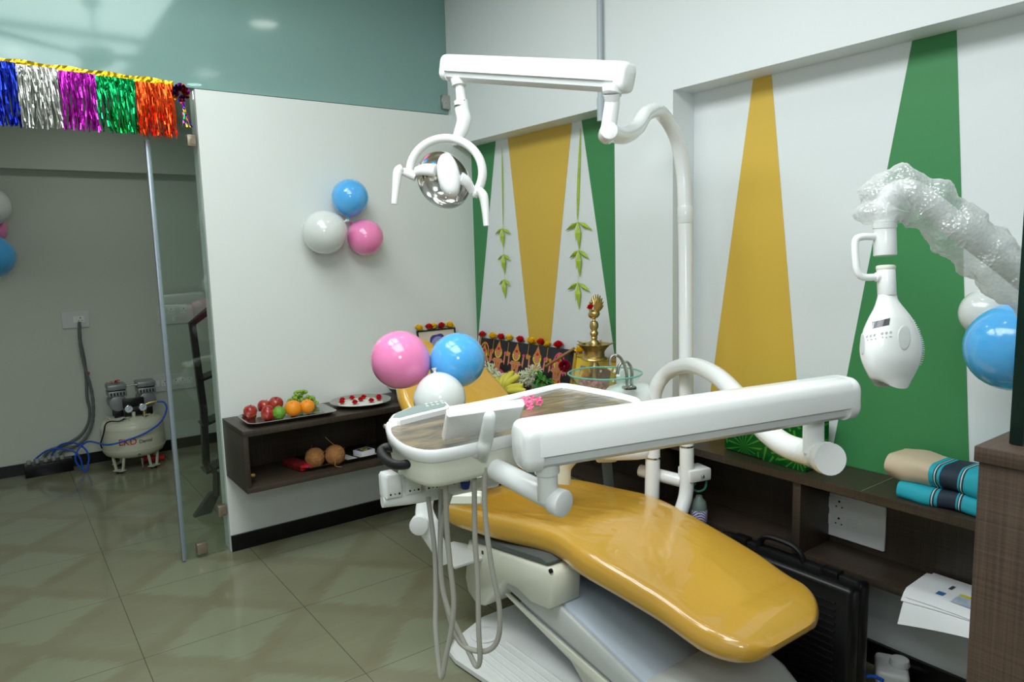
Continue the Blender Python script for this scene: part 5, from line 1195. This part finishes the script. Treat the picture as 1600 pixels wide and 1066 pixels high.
# folded cloth
ct=thing('folded_cloth','folded turquoise cloth with dark stripes and beige end on the long shelf','cloth',(2.3,.92,ZS))
def cloth_mat(beige=True):
    m=bpy.data.materials.new('turquoise_cloth'); m.use_nodes=True; N=m.node_tree.nodes; L=m.node_tree.links; p=N['Principled BSDF']; p.inputs['Roughness'].default_value=.7
    uv=N.new('ShaderNodeTexCoord'); sp=N.new('ShaderNodeSeparateXYZ'); L.new(uv.outputs['Object'],sp.inputs[0]); r=N.new('ShaderNodeValToRGB'); r.color_ramp.interpolation='CONSTANT'
    mr=N.new('ShaderNodeMapRange'); mr.inputs['From Min'].default_value=.12; mr.inputs['From Max'].default_value=-.28; L.new(sp.outputs['Y'],mr.inputs['Value']); L.new(mr.outputs['Result'],r.inputs['Fac'])
    T=s2l((22,160,178)); K=s2l((22,40,58)); W=s2l((190,214,214)); e=r.color_ramp.elements; e[0].color=s2l((196,178,152)) if beige else T; e[0].position=0; e[1].position=.235; e[1].color=T
    for pos,c in ((.27,K),(.28,W),(.288,K),(.30,T),(.32,K),(.44,T),(.45,K),(.46,W),(.468,K),(.48,T),(.85,K),(.9,T)):
        q=e.new(pos); q.color=c
    L.new(r.outputs['Color'],p.inputs['Base Color']); return m
def clothpiece(x0,x1,y0,y1,z0,z1,amp,sd,name,m,twist=0):
    R=[]; n=26
    for i in range(n+1):
        t=i/n; y=y0+(y1-y0)*t; ring=[]
        for u,v in rrect(x1-x0,z1-z0,(z1-z0)*.45,6):
            nn=noise.noise(V((u*14+sd,y*11,v*14)))*amp; ring.append(V(((x0+x1)/2+u+nn+twist*(1-t)*.03,y,(z0+z1)/2+v*(1+.0*t)+nn*.6)))
        R.append(ring)
    b=B(); b.rings(R); return obj(name,b,m,ct,70)
cm=cloth_mat()
clothpiece(2.225,2.39,1.075,.60,ZS+.045,ZS+.125,.018,3,'upper_fold',cm)
clothpiece(2.215,2.37,1.03,.60,ZS+.002,ZS+.05,.014,9,'lower_fold',cloth_mat(False))
# papers on the lower shelf
m_pap=mat('white_paper',(228,230,232),.5)
pt=thing('paper_stack','white printed leaflets hanging over the lower shelf edge','papers',(2.28,.85,.41))
def sheet(q0,wx,wy,rot,lift,droop,name,m,x0=0,x1=1,y0=0,y1=1):
    Rm=Matrix.Rotation(rot,3,'Z'); b=B(); e=XS+.027
    def fn(u,v):
        u=x0+(x1-x0)*u; v=y0+(y1-y0)*v; p=V(q0)+Rm@V((u*wx,v*wy,0)); 
        if p.x<e: dx=e-p.x; p.z-=droop*dx*dx*6+dx*droop
        return p+UZ*(lift+.004*math.sin(v*3)*(1-u))
    b.grid(fn,10,10); return obj(name,b,m,pt,60)
for k,(dx,dy,r,l) in enumerate(((-.02,.0,.10,.002),(.003,.01,.04,.006),(0,0,.0,.010))): sheet((2.195+dx,.72+dy,.411),.19,.26,r,l,.9,'leaflet',m_pap)
sheet((2.195,.72,.411),.19,.26,0,.0108,.9,'printed_picture',mat('print_bluegrey',(150,176,196),.4,var=(40,(206,214,220),.4)),.12,.42,.15,.55)
sheet((2.195,.72,.411),.19,.26,0,.0112,.9,'yellow_bar',mat('print_yellow2',(214,206,40),.4),.44,.52,.1,.55)
sheet((2.195,.72,.411),.19,.26,0,.0112,.9,'printed_code',mat('print_ink',(70,72,84),.4),.55,.72,.66,.70)
sheet((2.195,.72,.411),.19,.26,0,.0112,.9,'printed_mark',mat('print_ink2',(60,110,160),.4),.22,.36,.66,.74)
# black case
bc_=thing('equipment_case','large black ribbed plastic case standing on the floor beside the chair foot','case',(2.11,1.3,0))
y0,y1=1.075,1.62
b=B(); b.bb((2.118,y0,.006),(2.175,y1,.425),.018,3); obj('case_back',b,m_blk,bc_)
b=B(); b.bb((2.055,y0,.006),(2.115,y1,.425),.018,3)
for k in range(14): b.bb((2.049,y0+.05,.05+k*.024),(2.056,y0+.22,.058+k*.024),.002); b.bb((2.049,y0+.32,.05+k*.024),(2.056,y1-.05,.058+k*.024),.002)
obj('case_front',b,m_blk,bc_)
b=B(); b.bb((2.105,y0+.01,.40),(2.13,y1-.01,.436),.005); obj('seam_band',b,m_blkr,bc_)
b=B(); ym=1.36; b.tube([(2.116,ym-.085,.432),(2.112,ym-.075,.462),(2.108,ym-.04,.482),(2.108,ym+.04,.482),(2.112,ym+.075,.462),(2.116,ym+.085,.432)],.012,12,5,sx=1.2,sy=.8); obj('handle',b,m_blkr,bc_)
for yy in (y0+.1,y1-.1):
    b=B(); b.bb((2.095,yy-.03,.41),(2.14,yy+.03,.446),.006); obj('latch',b,m_blk,bc_)
# small white device at the bottom edge
dv=thing('foot_control','small grey white foot control with a dial on the floor at the bottom edge','foot control',on(1385,1062,'Z',0))
c=on(1385,1056,'Z',.05)+V((.035,0,0)); b=B(); b.box((c.x,c.y,.045),(.14,.10,.07),Matrix.Rotation(.5,3,'Z'),.015,3); obj('housing',b,m_greyw,dv)
b=B(); b.lathe([(.03,.08),(.032,.085),(.028,.102),(.02,.105),(.001,.105)],(c.x+.01,c.y-.02,0),(0,0,1),24); obj('dial',b,m_greyw,dv)
b=B(); p=[on(x,y,'Z',z) for x,y,z in ((1337,1020,.17),(1341,1040,.12),(1346,1060,.06))]; b.tube(p,.0065,10,4); obj('white_tube',b,m_white,dv)
b=B(); p=[on(x,y,'Z',z) for x,y,z in ((1343,1062,.07),(1355,1057,.09),(1368,1058,.09),(1380,1064,.09))]; b.tube(p,.006,10,4); obj('blue_tube',b,mat('blue_hose',(30,84,190),.3),dv)
b=B(); b.tube([V((c.x+.05,c.y-.04,.07)),V((c.x+.09,c.y-.10,.05)),V((c.x+.10,c.y-.16,.01))],.006,8,4); obj('cable',b,m_blk,dv)

# ================================================================ compressor in the back room
cmx,cmy=.735,5.72
co=thing('air_compressor','cream oil-free air compressor with twin motors on the back room floor','air compressor',(cmx,cmy,0))
m_tank=mat('tank_cream',(206,206,186),.3); m_mot=mat('motor_grey',(140,144,146),.35,metal=.3)
b=B(); b.lathe([(.05,.095),(.14,.102),(.185,.122),(.203,.15),(.207,.17),(.207,.31),(.203,.335),(.185,.362),(.13,.388),(.06,.396),(.001,.398)],(cmx,cmy,0),(0,0,1),48); obj('tank',b,m_tank,co,50)
b=B()
for z in (.165,.315): b.tube([(cmx+.2072*math.cos(a),cmy+.2072*math.sin(a),z) for a in [2*PI*i/40 for i in range(40)]],.0016,6,1,False,True)
obj('weld_seam',b,m_tank,co)
for a in (200,290,20,110):
    a=math.radians(a+20); d=V((math.cos(a),math.sin(a),0)); s_=V((-d.y,d.x,0)); q=V((cmx,cmy,0))+d*.155
    b=B(); 
    for k in (-1,1): b.tube([q+s_*.05*k+UZ*.13,q+s_*.028*k+UZ*.02],.009,4,1,False)
    b.box(q+UZ*.019,(.075,.04,.006),Matrix.Rotation(a+PI/2,3,'Z')); lg=obj('leg',b,m_tank,co)
    b=B(); b.cyl(q+UZ*0.0,q+UZ*.017,.022,.02,14); obj('rubber_foot',b,m_blk,lg)
for sx in (-.082,.105):
    c=V((cmx+sx,cmy-.01,0))
    b=B(); b.cyl(c+V((0,-.065,.495)),c+V((0,.10,.495)),.058,None,28,bev=.01); obj('motor',b,m_mot,co,40)
    b=B(); b.bb(c+V((-.058,-.075,.545)),c+V((.058,.075,.585)),.006); obj('cylinder_block',b,m_mot,co)
    b=B(); b.bb(c+V((-.052,-.07,.585)),c+V((.052,.07,.592)),.001); obj('gasket',b,m_blk,co)
    b=B(); b.bb(c+V((-.060,-.078,.592)),c+V((.060,.078,.630)),.007); 
    for q in (-.04,0,.04): b.cyl(c+V((q,-.0785,.615)),c+V((q,-.081,.615)),.004,None,8)
    obj('cylinder_head',b,m_mot,co)
    b=B()
    for k in range(5): b.bb(c+V((-.045+k*.02,-.0766,.552)),c+V((-.037+k*.02,-.0745,.575)))
    obj('fins',b,m_blk,co)
    b=B(); b.bb(c+V((-.03,-.05,.385)),c+V((.03,-.02,.445)),.004); b.bb(c+V((-.03,.04,.385)),c+V((.03,.07,.445)),.004); obj('rubber_mount',b,m_blk,co)
b=B(); b.cyl((cmx-.03,cmy-.06,.612),(cmx+.06,cmy-.06,.612),.006,None,10); obj('link_pipe',b,m_steel,co)
b=B(); b.bb((cmx-.06,cmy-.115,.46),(cmx+.075,cmy-.08,.525),.004); b.bb((cmx-.055,cmy-.12,.40),(cmx+.07,cmy-.085,.455),.01); obj('pressure_switch',b,m_blk,co)
for sx in (-.028,.062):
    c=V((cmx+sx,cmy-.128,.455)); b=B(); b.cyl(c+V((0,.02,0)),c+V((0,-.004,0)),.027,None,24,bev=.003); g_=obj('gauge',b,m_chrome,co)
    b=B(); b.cyl(c+V((0,-.0041,0)),c+V((0,-.0055,0)),.023,None,24); obj('dial',b,mat('dial_face',(210,222,230),.3),g_)
    b=B(); b.box(c+V((.003,-.0065,.002)),(.022,.001,.002),Matrix.Rotation(-.8,3,'Y')); obj('needle',b,m_blk,g_)
b=B(); b.cyl((cmx-.0,cmy-.12,.375),(cmx-.0,cmy-.12,.43),.012,None,12); obj('standpipe',b,m_tank,co)
b=B(); b.cyl((cmx+.07,cmy-.12,.39),(cmx+.07,cmy-.12,.435),.014,None,12); b.tube([(cmx+.07,cmy-.12,.47),(cmx+.12,cmy-.12,.482),(cmx+.155,cmy-.12,.482)],.007,10,3); obj('outlet',b,m_brass,co)
for a,f in ((200,0),(330,0),(250,0),(300,0)):
    a=math.radians(a); d=V((math.cos(a),math.sin(a),0)); q=V((cmx,cmy,.372))+d*.155; s_=V((-d.y,d.x,0))
    b=B(); b.tube([q-s_*.02,q-s_*.02+UZ*.03+d*.01,q+s_*.02+UZ*.03+d*.01,q+s_*.02],.004,6,1,False); obj('lift_lug',b,m_tank,co)
b=B(); b.cyl((cmx,cmy-.207,.135),(cmx,cmy-.213,.135),.010,None,12); b.cyl((cmx+.02,cmy-.17,.10),(cmx+.02,cmy-.17,.055),.008,None,10); b.cyl((cmx+.02,cmy-.17,.055),(cmx+.02,cmy-.17,.03),.005,None,10); obj('drain_valve',b,m_steel,co)
b=B(); b.tube([(cmx-.05,cmy-.13,.43),(cmx-.06,cmy-.15,.40),(cmx-.10,cmy-.16,.385),(cmx-.15,cmy-.15,.39),(cmx-.18,cmy-.13,.37),(cmx-.195,cmy-.10,.30),(cmx-.215,cmy-.07,.23),(cmx-.21,cmy-.06,.19)],.005,8,5); obj('cable',b,m_blk,co)
def text(body,loc,size,m,parent,name,wrap):
    cu_=bpy.data.curves.new(name,'FONT'); cu_.body=body; cu_.size=size; cu_.extrude=.0; cu_.offset=size*.015; o=bpy.data.objects.new(name+'_tmp',cu_); COL.objects.link(o)
    dg=bpy.context.evaluated_depsgraph_get(); me=bpy.data.meshes.new_from_object(o.evaluated_get(dg)); bpy.data.objects.remove(o)
    bm=bmesh.new(); bm.from_mesh(me); bmesh.ops.subdivide_edges(bm,edges=[e for e in bm.edges if e.calc_length()>.02],cuts=2)
    for v in bm.verts: v.co=wrap(v.co.x,v.co.y)
    b=B(); b.b.free(); b.b=bm; return obj(name,b,m,parent,flat=True)
def wrapcyl(off,zz):
    def f(x,y): a=math.radians(-90)+(x+off)/.2085; return V((cmx+.2088*math.cos(a),cmy+.2088*math.sin(a),zz+y))
    return f
text('EKD',None,.062,mat('ekd_red',(200,60,40),.4),co,'lettering',wrapcyl(-.125,.215))
text('Dental',None,.034,mat('ekd_grey',(70,72,72),.4),co,'lettering',wrapcyl(.005,.217))
c=V((cmx-.085,cmy-.02,.631)); 
b=B(); rnd=random.Random(1)
t=thing('flower_offering','small heap of red petals and leaves on the left compressor head','flower',c)
for k in range(40):
    q=c+V((rnd.gauss(0,.018),rnd.gauss(0,.012),.004+rnd.random()*.015)); d=V((rnd.gauss(0,1),rnd.gauss(0,1),rnd.random())).normalized(); s_=d.cross(UZ).normalized(); b.face([b.b.verts.new(v) for v in (q,q+d*.008+s_*.006,q+d*.016,q+d*.008-s_*.006)])
obj('petals',b,m_red,t,flat=True)
b=B()
for k in range(14):
    q=c+V((rnd.gauss(0,.022),rnd.gauss(0,.012),.003)); d=V((rnd.gauss(0,1),rnd.gauss(0,1),.1)).normalized(); s_=d.cross(UZ).normalized(); b.face([b.b.verts.new(v) for v in (q,q+d*.01+s_*.006,q+d*.022,q+d*.01-s_*.006)])
obj('leaves',b,mat('dark_leaf',(0,0,0)),t,flat=True)
b=B(); b.tube([(.80,5.80,.03),(.85,5.76,.03),(.93,5.74,.03)],.022,10,3); tag(obj('red_cloth',b,mat('red_rag',(190,40,30),.7)),'red cloth lying under the compressor','cloth')
# blue hose from the compressor to the duct
mbh=mat('blue_hose',(0,0,0))
hp=[V((cmx+.155,cmy-.12,.482)),V((cmx+.20,cmy-.14,.47)),V((cmx+.205,cmy-.17,.42)),V((cmx+.15,cmy-.215,.345)),V((cmx+.05,cmy-.23,.29)),V((cmx-.07,cmy-.235,.26)),V((cmx-.19,cmy-.22,.245))]+[on(x,y,'Y',5.80) for x,y in ((140,690),(126,698),(118,712),(120,724),(128,732),(134,737))]
hp+= [on(137,728,'Y',5.82),on(139,715,'Y',5.84),on(134,703,'Y',5.86),on(122,694,'Y',5.9),on(108,692,'Y',5.95),on(92,697,'Y',5.98),on(80,712,'Y',6.0)]
b=B(); b.tube(hp,.0062,8,6); tag(obj('blue_air_hose',b,mbh),'blue air hose looping from the compressor to the wall duct','hose')
hp2=[on(x,y,'Y',Y) for x,y,Y in ((129,730,5.85),(126,718,5.86),(119,708,5.88),(106,703,5.9),(90,701,5.92),(74,704,5.95),(62,712,5.98),(53,720,6.0))]
b=B(); b.tube(hp2,.0062,8,6); tag(obj('blue_air_hose',b,mbh),'shorter blue air hose lying over the skirting block','hose')
mgc=mat('corrugated_grey',(100,104,104),.6)
for k,pts in enumerate((((124,503),(125,530),(131,560),(135,590),(136,620),(140,640),(138,660),(128,678),(112,690),(95,698),(78,704),(68,714)),((124,506),(126,540),(133,575),(143,610),(146,640),(143,665),(133,685),(118,697),(100,703),(92,710)))):
    b=B(); P=cat([on(x,y,'Y',YD-.03-.02*k) for x,y in pts],10); b.tube(P,lambda t: .0105+.0012*math.sin(t*700),10,1,False); tag(obj('grey_conduit_hose',b,mgc),('left' if k==0 else 'right')+' grey corrugated hose hanging from the wall socket','hose')
b=B(); p=on(136,583,'Y',YD-.04); b.lathe([(.015,-.008),(.018,-.006),(.018,.006),(.015,.008)],p,(.2,0,1),14,cap=False); tag(obj('red_tie',b,mat('bright_red',(0,0,0))),'red tape tying the grey hoses together','tape')
t=thing('pipe_fittings','row of grey pipe ends sticking out of the skirting block','pipe',(.2,YD-.07,.084)); 
for k in range(5):
    b=B(); x=.10+k*.05; b.cyl((x,YD-.07,.084),(x,YD-.07,.112+.004*(k%2)),.014,None,12,bev=.002); obj('pipe_end',b,mat('pipe_grey',(150,152,146),.5),t)
sc=bpy.context.scene
sc.view_settings.view_transform='Standard'; sc.view_settings.look='None'; sc.view_settings.gamma=1; sc.view_settings.exposure=0.12
sc.cycles.max_bounces=8; sc.cycles.diffuse_bounces=4; sc.cycles.glossy_bounces=4; sc.cycles.transparent_max_bounces=16; sc.cycles.transmission_bounces=6
sc.cycles.sample_clamp_indirect=6; sc.cycles.use_denoising=True
